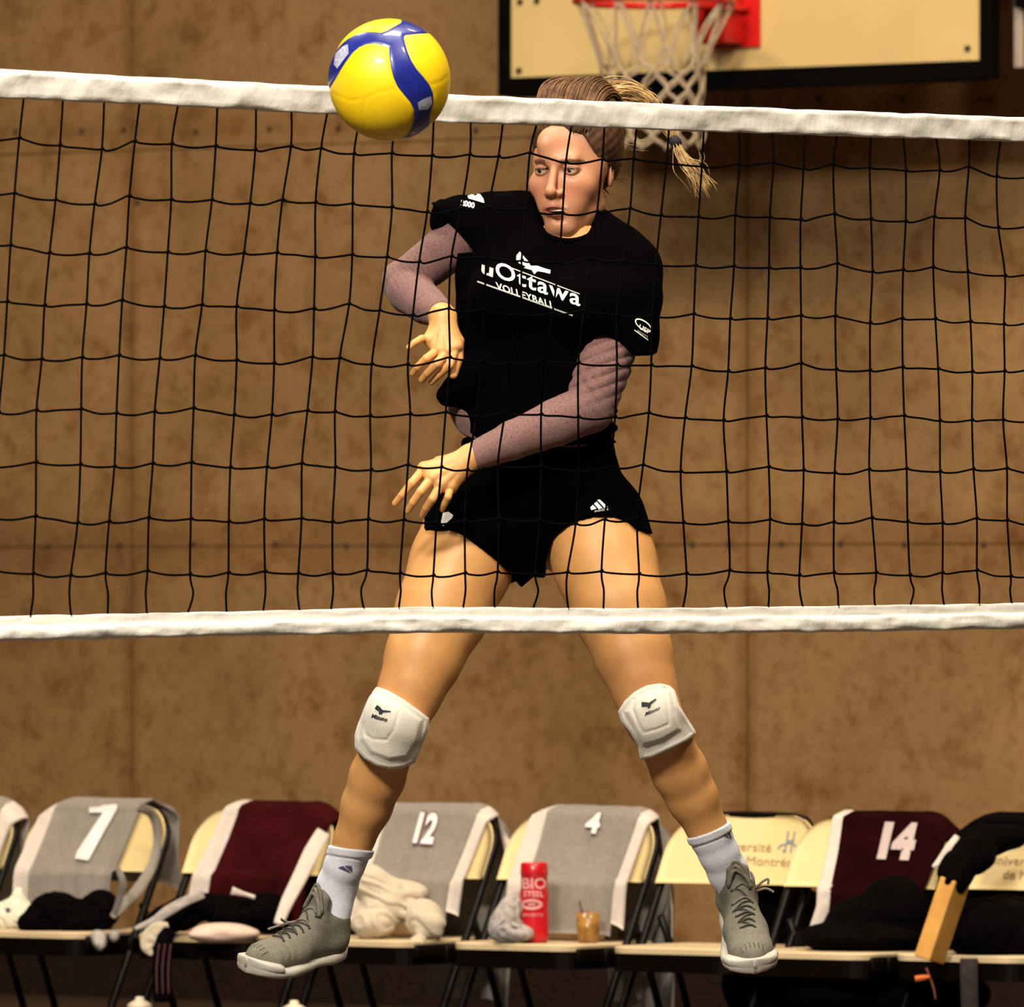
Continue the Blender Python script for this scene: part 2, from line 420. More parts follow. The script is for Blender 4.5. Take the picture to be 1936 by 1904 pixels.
# ------------------------------------------------------------------ volleyball net
NO = Vector((-0.894, 17.9, 0)); ND = Vector((0.6646, 0.7474, 0))
vn = root('volleyball_net', 'black mesh volleyball net with white top and bottom tapes across the whole picture', 'net', NO, math.atan2(ND.y, ND.x))
ndn = Vector((-ND.y, ND.x, 0))
def t_of(px):    # distance along the net of a pixel column
    a = (px - 968) / FPX; return (a * NO.y - NO.x) / (ND.x - a * ND.y)
def z_net(px, py):
    t = t_of(px); Y = NO.y + ND.y * t; return CAMZ - (py - HOR) * Y / FPX
def topedge(px): return np.interp(px, [-400, 0, 300, 640, 860, 1100, 1500, 1936, 2300], [112, 130, 147, 164, 179, 190, 206, 222, 236])
def topbot(px): return np.interp(px, [-400, 0, 300, 640, 860, 1100, 1500, 1936, 2300], [168, 186, 200, 218, 233, 241, 255, 269, 281])
def bottop(px): return np.interp(px, [-400, 0, 400, 800, 1200, 1600, 1936, 2300], [1172, 1165, 1157, 1147, 1150, 1145, 1140, 1134])
def botbot(px): return np.interp(px, [-400, 0, 400, 800, 1200, 1600, 1936, 2300], [1219, 1213, 1204, 1197, 1199, 1195, 1189, 1184])
M_tape = mat('white_tape', (0.90, 0.86, 0.78), 0.55, 0.06, 12, bump=0.3, bscale=60)
def tape(name, fa, fb, th, seed, amp, roll):
    n = 520; V = []; Fc = []; prof = 14
    xs = np.linspace(-380, 2280, n)
    for i, px in enumerate(xs):
        t = t_of(px); za, zb = z_net(px, fa(px)), z_net(px, fb(px)); zm, hh = (za + zb) / 2, (za - zb) / 2
        hh *= 1 + 0.03 * noise.noise((t * 18, seed, 0))
        for j in range(prof):
            q = 2 * math.pi * j / prof; c, s_ = math.cos(q), math.sin(q)
            nn = noise.noise((t * 9, s_ * 1.1 + seed, c)) + 0.6 * noise.noise((t * 26, s_ * 2.2 + seed, c))
            yy = (abs(c) ** 0.6) * (1 if c > 0 else -1) * th * (1 + roll(s_)) + nn * amp
            V.append((t, yy, zm + hh * (abs(s_) ** 0.75) * (1 if s_ > 0 else -1) + 0.0015 * noise.noise((t * 14, 3.3, seed))))
    for i in range(n - 1):
        for j in range(prof):
            j2 = (j + 1) % prof; Fc.append([i * prof + j, (i + 1) * prof + j, (i + 1) * prof + j2, i * prof + j2])
    return mk(name, V, Fc, M_tape, vn)
tape('top_tape', topedge, topbot, 0.007, 1.3, 0.0055, lambda s_: 0.9 * max(0, s_))
tape('bottom_tape', lambda p: bottop(p) + 18, botbot, 0.010, 5.1, 0.0050, lambda s_: 0.2)
tape('bottom_tape_hem', bottop, lambda p: bottop(p) + 24, 0.0025, 8.1, 0.0020, lambda s_: 0)
M_cord = mat('black_cord', (0.0015, 0.001, 0.001), 0.9, 0.2, spec=0.03)
topx = [-105, -30, 45, 119, 197, 264, 337, 411, 484, 551, 619, 682, 750, 820, 890, 951, 1015, 1081, 1143, 1204, 1265, 1331, 1397, 1460, 1521, 1583, 1647, 1708, 1770, 1833, 1892, 1955, 2020]
def leanx(x0, v):     # horizontal drift of a cord between the tapes (v 0 top .. 1 bottom), in pixels
    end = np.interp(x0, [0, 200, 620, 1015, 1143, 1265, 1450, 1700, 1900], [-62, -62, -52, -80, -68, -58, -8, 12, 22])
    return end * (0.75 * v + 0.25 * math.sin(v * math.pi / 2)) - 6 * math.sin(v * 3.1)
yl = [266, 369, 468, 570, 672, 774, 878, 981, 1082]; yr = [326, 420, 513, 608, 700, 793, 890, 986, 1083]
def rowy(r, px, i): 
    per = [0, -9, -6, 9, 11, -7, -2, -10, 4][i % 9] * 0.55 * (1 if px < 900 else 0.6)
    return np.interp(px, [0, 1900], [yl[r], yr[r]]) + per * (1 - 0.1 * r) + 4.5 * math.sin(i * 1.9 + r * 0.8) + rng.uniform(-3, 3)
knots = {}
for i, x0 in enumerate(topx):
    for r in range(9):
        v = (np.interp(x0, [0, 1900], [yl[r], yr[r]]) - topbot(x0)) / (bottop(x0) - topbot(x0))
        px = x0 + leanx(x0, v) + rng.uniform(-3, 3) + 3 * math.sin(i + r * 1.4)
        py = rowy(r, px, i); t = t_of(px)
        knots[i, r] = Vector((t, 0.006 * math.sin(i * 1.3 + r), z_net(px, py)))
CR = 0.0020
for i, x0 in enumerate(topx):
    pts = [Vector((t_of(x0), 0, z_net(x0, topbot(x0) - 4)))]
    for r in range(9): pts.append(knots[i, r])
    xe = x0 + leanx(x0, 1.0); 
    mid = (pts[-1] + Vector((t_of(xe), 0, z_net(xe, bottop(xe) + 4)))) / 2; mid.x += (0.012 if i % 5 == 2 else 0.004) * (1 if i % 2 else -1)
    pts += [mid, Vector((t_of(xe), 0, z_net(xe, bottop(xe) + 4)))]
    tube('vertical_cord', smooth_path(pts, 5), CR, M_cord, vn, 6)
for r in range(9):
    pts = []
    for i in range(len(topx)):
        k = knots[i, r]; nx = knots.get((i + 1, r))
        pts.append(k + Vector((-0.010, 0, -0.0015))); pts.append(k)
        if nx is not None:
            dz = nx.z - k.z
            pts.append(k + Vector((0.014, 0, -0.003)))
            pts.append(k.lerp(nx, 0.5) + Vector((0, 0, -0.0035 + rng.uniform(-.0025, .0025))))
    tube('horizontal_cord', smooth_path(pts, 3), CR, M_cord, vn, 6)
V, Fc = [], []
for k in knots.values():
    tube_geo([k + Vector((-.003, -.001, -.003)), k + Vector((0, -.001, 0)), k + Vector((.003, -.001, .002))], [.0022, .0036, .0022], 6, V, Fc)
o = mk('knot', V, Fc, M_cord, vn); o['kind'] = 'stuff'

# ------------------------------------------------------------------ the player
Y0 = 19.9; SP = FPX / Y0
def J(px, py, dy=0.0):
    return tuple(W(px, py, Y0 + dy))
def Jr(px, py, dy, r): return (*J(px, py, dy), r)
person = root('person', 'volleyball player in black shirt and shorts, mid-jump behind the net, blond ponytail flying', 'person', J(1010, 1870, 0.1))
def skin_mat():
    m = bpy.data.materials.new('skin'); m.use_nodes = True; nt = m.node_tree; b = nt.nodes['Principled BSDF']; L = nt.links.new
    b.inputs['Roughness'].default_value = 0.48; b.inputs['Specular IOR Level'].default_value = 0.4
    b.inputs['Subsurface Weight'].default_value = 0.08; b.inputs['Subsurface Radius'].default_value = (0.012, 0.005, 0.003)
    b.inputs['Subsurface Scale'].default_value = 0.5
    at = nt.nodes.new('ShaderNodeAttribute'); at.attribute_name = 'tint'
    tc = nt.nodes.new('ShaderNodeTexCoord')
    n = nt.nodes.new('ShaderNodeTexNoise'); n.inputs['Scale'].default_value = 22; n.inputs['Detail'].default_value = 5
    L(tc.outputs['Object'], n.inputs['Vector'])
    r = nt.nodes.new('ShaderNodeValToRGB'); r.color_ramp.elements[0].position = .3; r.color_ramp.elements[1].position = .7
    r.color_ramp.elements[0].color = (0.88, 0.80, 0.76, 1); r.color_ramp.elements[1].color = (1, 1, 1, 1)
    L(n.outputs['Fac'], r.inputs['Fac'])
    q = nt.nodes.new('ShaderNodeMixRGB'); q.blend_type = 'MULTIPLY'; q.inputs[0].default_value = 1
    L(at.outputs['Color'], q.inputs[1]); L(r.outputs[0], q.inputs[2]); L(q.outputs[0], b.inputs['Base Color'])
    return m
M_skin = skin_mat()

# --- body (legs, trunk, arms)
HS = J(1084, 320, 0.02)                        # head centre (eye level)
YAW = math.radians(-24)
cy, sy = math.cos(YAW), math.sin(YAW)
PIT = math.radians(4)
HM = Matrix.Rotation(YAW, 3, 'Z') @ Matrix.Rotation(PIT, 3, 'X')
HMc = [np.array(HM.col[i]) for i in range(3)]
def hw(x, y, z): return tuple(Vector(HS) + HM @ Vector((x, y, z)))
hipR, hipL = (905, 985, .00), (1118, 985, -.03)
kneeR, kneeL = (752, 1365, -.13), (1236, 1358, -.20)
ankR, ankL = (638, 1672, .06), (1378, 1652, .03)
def shoe_frame(toe, heel, upv, Lm):
    T, H = Vector(J(*toe)), Vector(J(*heel)); F_ = (T - H).normalized(); U = Vector(upv); U = (U - F_ * U.dot(F_)).normalized(); Rt = U.cross(F_)
    M = Matrix(((F_.x, Rt.x, U.x), (F_.y, Rt.y, U.y), (F_.z, Rt.z, U.z)))
    return T, F_, U, M, (lambda p: T - F_ * Lm + M @ Vector(p))
SHR = ((462, 1850, -.10), (660, 1806, .125), Vector((.16, -.20, .96)), .275)
SHL = ((1430, 1852, -.19), (1390, 1722, .055), Vector((-.06, -.50, .86)), .275)
def topx(v): return (968 + v[0] * FPX / v[1], HOR - (v[2] - CAMZ) * FPX / v[1], v[1] - Y0)
ankR = (638, 1672, topx(shoe_frame(*SHR)[4]((.034, 0, .115)))[2]); ankL = (1376, 1648, topx(shoe_frame(*SHL)[4]((.034, 0, .115)))[2])
print('ankles', topx(shoe_frame(*SHR)[4]((.034, 0, .115))), topx(shoe_frame(*SHL)[4]((.034, 0, .115))))
def lerp3(a, b, t): return tuple(a[i] + (b[i] - a[i]) * t for i in range(3))
def leg_chain(h, k, a, side):
    th = []
    for t, r, ox, od in ((0, .100, 0, 0), (.22, .099, 0, -.005), (.45, .090, 0, -.01), (.68, .074, 0, -.008), (.86, .061, 0, 0), (1.0, .056, 0, 0)):
        p = lerp3(h, k, t); th.append(Jr(p[0] + ox * side, p[1], p[2] + od, r))
    sh = []
    for t, r, od in ((0, .055, 0), (.14, .050, .012), (.34, .0535, .022), (.52, .049, .018), (.72, .0385, .006), (.88, .033, 0), (1.0, .034, 0)):
        p = lerp3(k, a, t); sh.append(Jr(p[0], p[1], p[2] + od, r))
    return th, sh
thR, shR = leg_chain(hipR, kneeR, ankR, -1); thL, shL = leg_chain(hipL, kneeL, ankL, 1)
armR = [Jr(918, 424, .03, .050), Jr(850, 468, .07, .041), Jr(762, 534, .12, .036), Jr(778, 556, .08, .037), Jr(806, 577, .02, .032), Jr(836, 596, -.04, .024)]
armL = [Jr(1186, 500, -.04, .054), Jr(1165, 600, -.07, .050), Jr(1140, 690, -.09, .046), Jr(1116, 772, -.11, .042), Jr(1050, 800, -.145, .040), Jr(970, 832, -.175, .032), Jr(892, 864, -.20, .024)]
body = Vol(J(620, 1720, -.42), J(1400, 395, .32), .0042)
body.loft([(J(0, y)[2], J(xl, 0)[0], J(xr, 0)[0], Y0 + yc, ry) for y, xl, xr, yc, ry in
    ((1060, 880, 1150, .02, .085), (985, 855, 1180, .02, .105), (920, 880, 1160, .015, .098), (850, 895, 1135, .01, .082), (780, 890, 1130, .01, .078), (680, 890, 1150, .01, .088), (570, 890, 1180, .01, .098), (490, 900, 1180, .02, .085), (430, 950, 1140, .03, .055))], -.18, .02)
body.chain([Jr(935, 430, .03, .05), Jr(1070, 462, .03, .055), Jr(1175, 500, -.02, .05)], .02)
body.chain([Jr(1073, 470, .02, .052), Jr(1080, 405, .03, .050)], .02)
for c in (thR, thL): body.chain(c, .012)
for c in (shR, shL): body.chain(c, .010)
for (h, k, sgn) in ((hipR, kneeR, 1), (hipL, kneeL, 1)):      # front thigh muscle, kneecap
    a = lerp3(h, k, .10); b_ = lerp3(h, k, .78); body.cap(J(a[0], a[1], a[2] - .028), J(b_[0], b_[1], b_[2] - .020), .078, .050, .03)
    body.ell(J(k[0], k[1], k[2] - .036), (.026, .020, .030), .02)
body.ell(J(910, 1000, .08), (.10, .09, .11), .04); body.ell(J(1110, 1000, .06), (.10, .09, .11), .04)
body.chain([(p[0], p[1], p[2], p[3] - .004) for p in armR], .006); body.chain([(p[0], p[1], p[2], p[3] - .004) for p in armL], .006)

# --- head at a finer grid, in the same mesh
hc = hw(0, 0, 0)
head = Vol((hc[0] - .14, hc[1] - .17, J(0, 452)[2]), (hc[0] + .14, hc[1] + .18, hc[2] + .15), .00135)
def HE(c, r, k, sub=False, rot=None):
    M = HMc if rot is None else [np.array((HM @ rot).col[i]) for i in range(3)]
    head.ell(hw(*c), r, k, M, sub)
def HC(a, b, ra, rb, k, sub=False): head.cap(hw(*a), hw(*b), ra, rb, k, sub)
HE((0, .020, .045), (.075, .098, .083), .01)
HE((0, -.026, -.020), (.060, .066, .086), .025)
HE((0, -.030, -.030), (.064, .052, .050), .02)
HC((-.046, .0, -.070), (-.014, -.066, -.108), .017, .017, .022); HC((.046, .0, -.070), (.014, -.066, -.108), .017, .017, .022)
HC((-.012, -.070, -.108), (.012, -.070, -.108), .016, .016, .012)
HC((0, -.04, -.085), (0, -.066, -.09), .03, .022, .02)
for s_ in (-1, 1):
    HE((s_ * .042, -.058, -.028), (.024, .020, .020), .025)
    HE((s_ * .046, -.018, .012), (.026, .035, .040), .02)
    HE((s_ * .024, -.066, -.066), (.022, .020, .024), .02)
HC((-.034, -.080, .021), (.034, -.080, .021), .012, .012, .016)
HC((-.012, -.086, .018), (.012, -.086, .018), .010, .010, .010)
HE((0, -.066, .050), (.046, .024, .038), .02)
for s_ in (-1, 1):
    HE((s_ * .0315, -.094, .0), (.019, .014, .0125), .009, True)
HC((0, -.090, .010), (0, -.113, -.036), .0075, .0085, .008)
HE((0, -.112, -.040), (.0110, .0105, .0090), .006)
for s_ in (-1, 1):
    HE((s_ * .0130, -.099, -.043), (.0070, .0090, .0065), .006)
    HE((s_ * .0055, -.108, -.0505), (.0030, .0042, .0030), .002, True)
HC((0, -.096, -.050), (0, -.092, -.064), .0085, .008, .010)
# eyelids around the eyeballs
for s_ in (-1, 1):
    HE((s_ * .0315, -.0765, .0), (.0150, .0140, .0125), .003)
    HE((s_ * .0315, -.0925, -.0008), (.0125, .0095, .0038), .0012, True)
    HC((s_ * .020, -.088, .0065), (s_ * .044, -.082, .0055), .0022, .0018, .002)
# mouth: lips with a gap
HE((0, -.082, -.074), (.027, .018, .018), .012)
HC((-.022, -.090, -.0730), (0, -.0985, -.0690), .0022, .0034, .004); HC((.022, -.090, -.0730), (0, -.0985, -.0690), .0022, .0034, .004)
HC((-.021, -.089, -.0800), (0, -.0965, -.0860), .0024, .0040, .004); HC((.021, -.089, -.0800), (0, -.0965, -.0860), .0024, .0040, .004)
HE((0, -.098, -.0768), (.0215, .0150, .0062), .0010, True)
HE((0, -.0965, -.0945), (.018, .008, .0035), .008, True)
# ears
for s_ in (-1, 1):
    e = Matrix.Rotation(s_ * .35, 3, 'Z')
    HE((s_ * .074, .010, -.006), (.007, .019, .031), .004, False, e)
    HE((s_ * .083, .004, -.002), (.006, .011, .018), .002, True, e)
# neck and jaw underside
hn = Vol  # (same field continues down the neck)
head.cap(J(1073, 470, .02), J(1082, 400, .025), .052, .049, .02)
head.cap(J(1082, 400, .025), J(1086, 340, .03), .049, .050, .02)
for x, dy in ((1045, -.045), (1108, -.02)): head.cap(J(x, 462, dy + .015), J(1130 if x > 1080 else 1060, 385, .03), .008, .010, .02)

# --- hands at a fine grid
def hand(wrist, knu, fingers, thumb, palm_r, lo, hi, fore):
    v = Vol(J(lo[0], lo[1], lo[2]), J(hi[0], hi[1], hi[2]), .0015)
    v.cap(J(*fore), J(*wrist), .027, .0235, .004)
    for q in knu:
        v.cap(J(*wrist), J(*q), .0200, palm_r, .012)
    for i in range(len(knu) - 1): v.cap(J(*knu[i]), J(*knu[i + 1]), palm_r * .95, palm_r * .95, .008)
    for i, q in enumerate(knu):                      # knuckle tops and tendons
        v.ell(J(q[0], q[1], q[2] - .008), (.0075, .0075, .0075), .006)
        m_ = lerp3(wrist, q, .35); v.cap(J(m_[0], m_[1], m_[2] - .0165), J(q[0], q[1], q[2] - .0115), .0022, .0030, .007)
    for f in fingers:
        rr_ = f[-1]; pts = f[:-1]; n = len(pts)
        for i in range(n - 1):
            v.cap(J(*pts[i]), J(*pts[i + 1]), rr_ * (1 - .10 * i), rr_ * (1 - .10 * (i + 1)), .0010)
    for i in range(len(thumb) - 2):
        v.cap(J(*thumb[i]), J(*thumb[i + 1]), thumb[-1] * (1.2 - .12 * i), thumb[-1] * (1.08 - .12 * i), .006 if i == 0 else .003)
    return v
handR = hand((838, 600, -.045), [(813, 641, -.06), (829, 661, -.07), (846, 663, -.075), (862, 655, -.07)],
    [[(812, 640, -.06), (797, 640, -.075), (783, 648, -.085), (773, 657, -.085), .0080],
     [(829, 661, -.07), (806, 678, -.095), (790, 694, -.085), (781, 706, -.07), .0092],
     [(846, 663, -.075), (826, 688, -.10), (808, 706, -.085), (798, 718, -.07), .0096],
     [(862, 655, -.07), (850, 690, -.095), (830, 708, -.080), (816, 722, -.065), .0094]],
    [(848, 612, -.05), (867, 645, -.055), (866, 678, -.07), (857, 708, -.075), .0105], .0125, (748, 560, -.17), (900, 745, .05), (826, 590, -.024))
handL = hand((890, 865, -.20), [(802, 886, -.225), (817, 903, -.235), (834, 916, -.235), (852, 920, -.225)],
    [[(802, 886, -.225), (778, 914, -.25), (760, 936, -.245), (747, 952, -.235), .0092],
     [(817, 903, -.235), (795, 930, -.262), (781, 950, -.255), (771, 966, -.242), .0096],
     [(834, 916, -.235), (817, 944, -.258), (806, 960, -.245), (798, 974, -.228), .0092],
     [(852, 920, -.225), (847, 940, -.25), (841, 952, -.24), (836, 963, -.228), .0082]],
    [(868, 866, -.19), (830, 874, -.185), (806, 888, -.185), (790, 902, -.18), .0105], .0125, (725, 825, -.30), (925, 995, -.12), (912, 856, -.193))
VV, FF, TT = [], [], []; nb = 0
SK = np.array((0.66, 0.335, 0.115)); SKF = np.array((0.49, 0.225, 0.120))
for vi, (v, cutfn) in enumerate(((body, None), (head, None), (handR, None), (handL, None))):
    V, Fc = v.mesh()
    # trim the coarse body at ankle / wrists / neck where the fine grids and clothes take over
    cen = V[Fc].mean(1)
    if vi == 0:
        keep = np.ones(len(cen), bool)
        wr = np.array(J(846, 590, -.03)); wl = np.array(J(902, 860, -.195))
        keep &= ~((np.linalg.norm(cen - np.array(J(836, 596, -.04)), axis=1) < .030) & (cen[:, 0] > wr[0] - .03) & (cen[:, 2] < wr[2]))
        keep &= ~(cen[:, 2] > J(0, 428)[2])
        Fc = Fc[keep]
    col = np.tile(SK, (len(V), 1))
    if vi == 0:
        kz = J(0, 1290)[2]
        for kk in (kneeR, kneeL):
            d = np.linalg.norm(V - np.array(J(kk[0], kk[1] - 60, kk[2])), axis=1); f = np.exp(-(d / .075) ** 2)[:, None] * .45
            col = col * (1 - f) + np.array((.52, .22, .10)) * f
    if vi == 1:
        L_ = (V - np.array(HS)) @ np.array(HM)       # local head coordinates
        x, y, z = L_.T; col = np.tile(SKF, (len(V), 1))
        def mix(m, c, a=1.0):
            global col
            m = (np.clip(m, 0, 1) * a)[:, None]; col = col * (1 - m) + np.array(c) * m
        front = (y < -.05)
        mix(np.exp(-(((np.abs(x) - .040) / .020) ** 2 + ((z + .040) / .022) ** 2)) * front, (.56, .20, .12), .55)
        mix(np.exp(-((x / .014) ** 2 + ((z + .042) / .012) ** 2)) * front, (.60, .22, .13), .6)
        zm = -.0765; lipm = (np.abs(x) < .0225) & (y < -.075) & (np.abs(z - zm) < .0115 * np.sqrt(np.clip(1 - (x / .024) ** 2, 0, 1)) + .0008)
        mix(lipm.astype(float), (.38, .13, .09), .85)
        mix(((np.abs(x) < .020) & (np.abs(z - zm) < .0045) & (y > -.092) & (y < -.06)).astype(float), (.10, .015, .012), 1)
        bx = np.abs(x) - .034; bz_ = z - (.0150 + .004 * np.cos(bx * 60) - .12 * np.maximum(bx - .008, 0) - .0)
        mix(((np.abs(bx) < .019) & (np.abs(bz_) < .0038 * (1 - .5 * (bx + .019) / .038) + .0006) & front).astype(float), (.13, .062, .03), .85)
        for s_ in (-1, 1):
            e = np.sqrt(((x - s_ * .0315) / .0148) ** 2 + ((z + .0004) / .0068) ** 2)
            mix(np.exp(-((e - 1.0) / .22) ** 2) * front, (.10, .045, .03), .85)
            mix(np.exp(-(((x - s_ * .030) / .018) ** 2 + ((z + .008) / .008) ** 2)) * front, (.42, .19, .11), .5)
    VV.append(V); FF.append(Fc + nb); TT.append(col); nb += len(V)
VV = np.concatenate(VV); FF = np.concatenate(FF); TT = np.concatenate(TT)
bo = mk('body', VV, FF, M_skin, person, True, world=True)
at = bo.data.color_attributes.new('tint', 'FLOAT_COLOR', 'POINT')
at.data.foreach_set('color', np.concatenate([TT, np.ones((len(TT), 1))], 1).astype(np.float32).ravel())

# eyes and teeth
def sphere_at(name, c, r, m, parent, seg=20, sc=(1, 1, 1)):
    b_ = bmesh.new(); bmesh.ops.create_uvsphere(b_, u_segments=seg, v_segments=seg // 2, radius=1.0)
    bmesh.ops.transform(b_, matrix=Matrix.Translation(c) @ HM.to_4x4() @ Matrix.Diagonal((r * sc[0], r * sc[1], r * sc[2], 1)), verts=b_.verts)
    return mkbm(name, b_, m, parent, True, world=True)
M_eye = mat('eye_white', (0.40, 0.31, 0.26), 0.2, 0.05); M_iris = mat('iris', (0.015, 0.012, 0.010), 0.15, 0.3)
for s_ in (-1, 1):
    ey = sphere_at('eyeball', hw(s_ * .0315, -.0765, -.0005), .0122, M_eye, person)
    sphere_at('iris', hw(s_ * .0315 - .0010, -.0846, -.0004), .0060, M_iris, ey, 16, (1, .78, 1))
    V, Fc = tube_geo([hw(s_ * (.0315 + .0135 * q), -.0905 + .010 * q * q * (1 if q * s_ > 0 else .6), .0042 - .0032 * q * q) for q in np.linspace(-1, 1, 9)], [.0004, .0008, .001, .0011, .0011, .0011, .001, .0008, .0004], 5)
    mk('eyelashes', V, Fc, mat('lash', (.03, .015, .01), .6), person, True, world=True)
V, Fc = [], []
for i in range(-4, 5):
    b_ = bmesh.new(); box_bm(b_, (0, 0, 0), (.0042, .003, .0075), bev=.0006)
    M4 = Matrix.Translation(hw(i * .0043, -.0925 + .9 * (i * .0043) ** 2 * 14, -.0745)) @ HM.to_4x4(); bmesh.ops.transform(b_, matrix=M4, verts=b_.verts)
    b_.verts.index_update(); base = len(V); V += [tuple(v.co) for v in b_.verts]; Fc += [[base + v.index for v in f.verts] for f in b_.faces]; b_.free()
mk('teeth', V, Fc, mat('teeth', (.72, .62, .50), .3), person, False, world=True)['kind'] = 'stuff'

# --- hair: cap with combed grooves, loose strands, ponytail
M_hair = mat('hair_dark_blond', (0.21, 0.105, 0.042), 0.5, 0.5, 60, bump=0.2, bscale=140, col2=(0.070, 0.028, 0.012), spec=0.25)
M_blond = mat('hair_blond', (0.62, 0.40, 0.15), 0.42, 0.6, 45, col2=(0.22, 0.11, 0.04), spec=0.5)
hv = Vol((hc[0] - .15, hc[1] - .14, hc[2] - .07), (hc[0] + .16, hc[1] + .20, hc[2] + .20), .0022)
hv.ell(hw(0, .022, .050), (.0825, .106, .094), .01, HMc); hv.ell(hw(.004, .048, .088), (.068, .088, .080), .03, HMc)
hv.ell(hw(0.0, .055, .02), (.070, .075, .070), .03, HMc)
sl, X = hv.full(); 
lx, ly, lz = [(X[0] - HS[0]) * HMc[i][0] + (X[1] - HS[1]) * HMc[i][1] + (X[2] - HS[2]) * HMc[i][2] for i in range(3)]
cut = -((lz - .082) * .62 + (ly + .074) * .60 + .9 * np.maximum(np.abs(lx) - .048, 0))
groove = .0006 * np.sin(np.arctan2(lx, np.maximum(lz + .02, .01) + 0 * ly) * 46 + 5 * np.sin(ly * 30)) 
hv.D = smax(hv.D + groove, cut.astype(np.float32), .006)
hv.D = np.maximum(hv.D, (-(lz + .055 + .25 * np.maximum(0, ly - .03))).astype(np.float32))
# keep the ear clear
V, Fc = hv.mesh(); hair = mk('hair', V, Fc, mat('hair_dark', (0.085, 0.036, 0.016), 0.5, 0.5, 60, bump=0.2, bscale=140, col2=(0.035, 0.014, 0.007), spec=0.25), person, True, world=True)
def strands(name, ctr, n, rad, m, parent, spread, r0, seed, sides=4, wav=.0):
    rr_ = np.random.default_rng(seed); V, Fc = [], []
    for s_ in range(n):
        o1 = rr_.normal(size=3); o2 = rr_.normal(size=3) * .5; ph = rr_.uniform(0, 6)
        pts = []; m_ = len(ctr)
        for i, c in enumerate(ctr):
            sp = spread[i] if hasattr(spread, '__len__') else spread
            pts.append(Vector(c) + Vector(o1 + o2 * math.sin(i * 1.3 + ph)) * sp)
        pts = smooth_path(pts, 4); k = len(pts)
        rads = [r0 * (1 - .75 * (i / (k - 1)) ** 2) for i in range(k)]
        tube_geo(pts, rads, sides, V, Fc)
    o = mk(name, V, Fc, m, parent, True, world=True); o['kind'] = 'stuff'; return o
V, Fc = [], []
for i in range(340):                                    # lifted front strands sweeping back over the crown
    a = rng.uniform(-.055, .078); lift = rng.uniform(.0, .012) - max(0, a - .045) * .8; 
    pts = [hw(a * .8, -.068, .082 + rng.uniform(-.01, .008)), hw(a * 1.0, -.050, .125 + lift * .4), hw(a, -.010, .158 + lift), hw(a * .8 + .01, .050, .165 + lift), hw(a * .7 + .01, .110, .13 + lift * .5), hw(a * .6 + .01, .135, .09)]
    tube_geo(smooth_path(pts, 5), rng.uniform(.0005, .0011), 4, V, Fc)
o = mk('loose_strand', V, Fc, M_hair, person, True, world=True); o['kind'] = 'stuff'
pt = [J(1112, 225, .12), J(1140, 186, .15), J(1180, 178, .17), J(1222, 192, .18), J(1252, 228, .18), J(1274, 262, .18)]
strands('ponytail', pt, 260, .01, M_blond, person, [.018, .011, .010, .008, .006, .003], .0013, 3)
strands('ponytail', pt[:4], 50, .01, M_hair, person, [.024, .014, .012, .011], .0014, 5)['label'] = 'darker strands under the ponytail'
V, Fc = tube_geo([J(1269, 258, .18), J(1273, 264, .18), J(1279, 270, .18), J(1283, 276, .18)], [.008, .0115, .0115, .008], 12)
mk('hair_tie', V, Fc, mat('hair_tie', (.012, .01, .012), .8), person, True, world=True)
strands('ponytail_end', [J(1279, 272, .18), J(1287, 292, .18), J(1299, 312, .18), J(1316, 332, .18), J(1328, 356, .18)], 90, .01, M_blond, person, [.003, .0050, .007, .009, .011], .0010, 9)
strands('ponytail_end', [J(1281, 274, .18), J(1293, 298, .18), J(1312, 308, .18), J(1326, 302, .18), J(1325, 284, .18)], 5, .01, M_blond, person, [.002, .002, .003, .003, .004], .0006, 10)
strands('loose_strand', [J(1140, 345, .06), J(1165, 338, .07), J(1182, 342, .07), J(1196, 354, .07)], 8, .01, M_hair, person, [.003, .004, .006, .008], .0005, 12)
strands('loose_strand', [J(1135, 262, .06), J(1160, 268, .09), J(1185, 278, .09), J(1215, 282, .09)], 9, .01, M_blond, person, [.006, .006, .008, .01], .0005, 13)
strands('loose_strand', [J(1132, 300, .03), J(1140, 330, .03), J(1136, 352, .02), J(1150, 372, .02)], 14, .01, M_hair, person, [.004, .004, .004, .006], .0006, 14)

# --- undershirt sleeves (heather mauve-grey)
M_sleeve = mat('heather_sleeve', (0.235, 0.120, 0.105), 0.85, 0.35, 300, bump=0.35, bscale=420, col2=(0.125, 0.058, 0.054), sheen=.1)
def sleeve(chain, lo, hi, amp, cutp, cutn, wr):
    v = Vol(J(*lo), J(*hi), .0024)
    v.chain([(p[0], p[1], p[2], p[3] + .0045) for p in chain], .006)
    sl, X = v.full()
    v.D = v.D + wr(X).astype(np.float32)
    c = (X[0] - cutp[0]) * cutn[0] + (X[1] - cutp[1]) * cutn[1] + (X[2] - cutp[2]) * cutn[2]
    v.D = smax(v.D, c.astype(np.float32) + 0 * v.D, .003)
    V, Fc = v.mesh(); return mk('sleeve', V, Fc, M_sleeve, person, True, world=True)
eR = J(770, 545, .10); eL = J(1118, 765, -.12)
def wrR(X):
    d = np.sqrt((X[0] - eR[0] - .03) ** 2 + (X[1] - eR[1]) ** 2 + (X[2] - eR[2] + .0) ** 2)
    g = np.exp(-(d / .06) ** 2); ph = ((X[0] - eR[0]) * .9 + (X[2] - eR[2]) * .55) * 300 + 2.0 * sines(X, 45, 3)
    return -.0024 * g * np.abs(np.sin(ph)) - .0016 * sines(X, 75, 4)
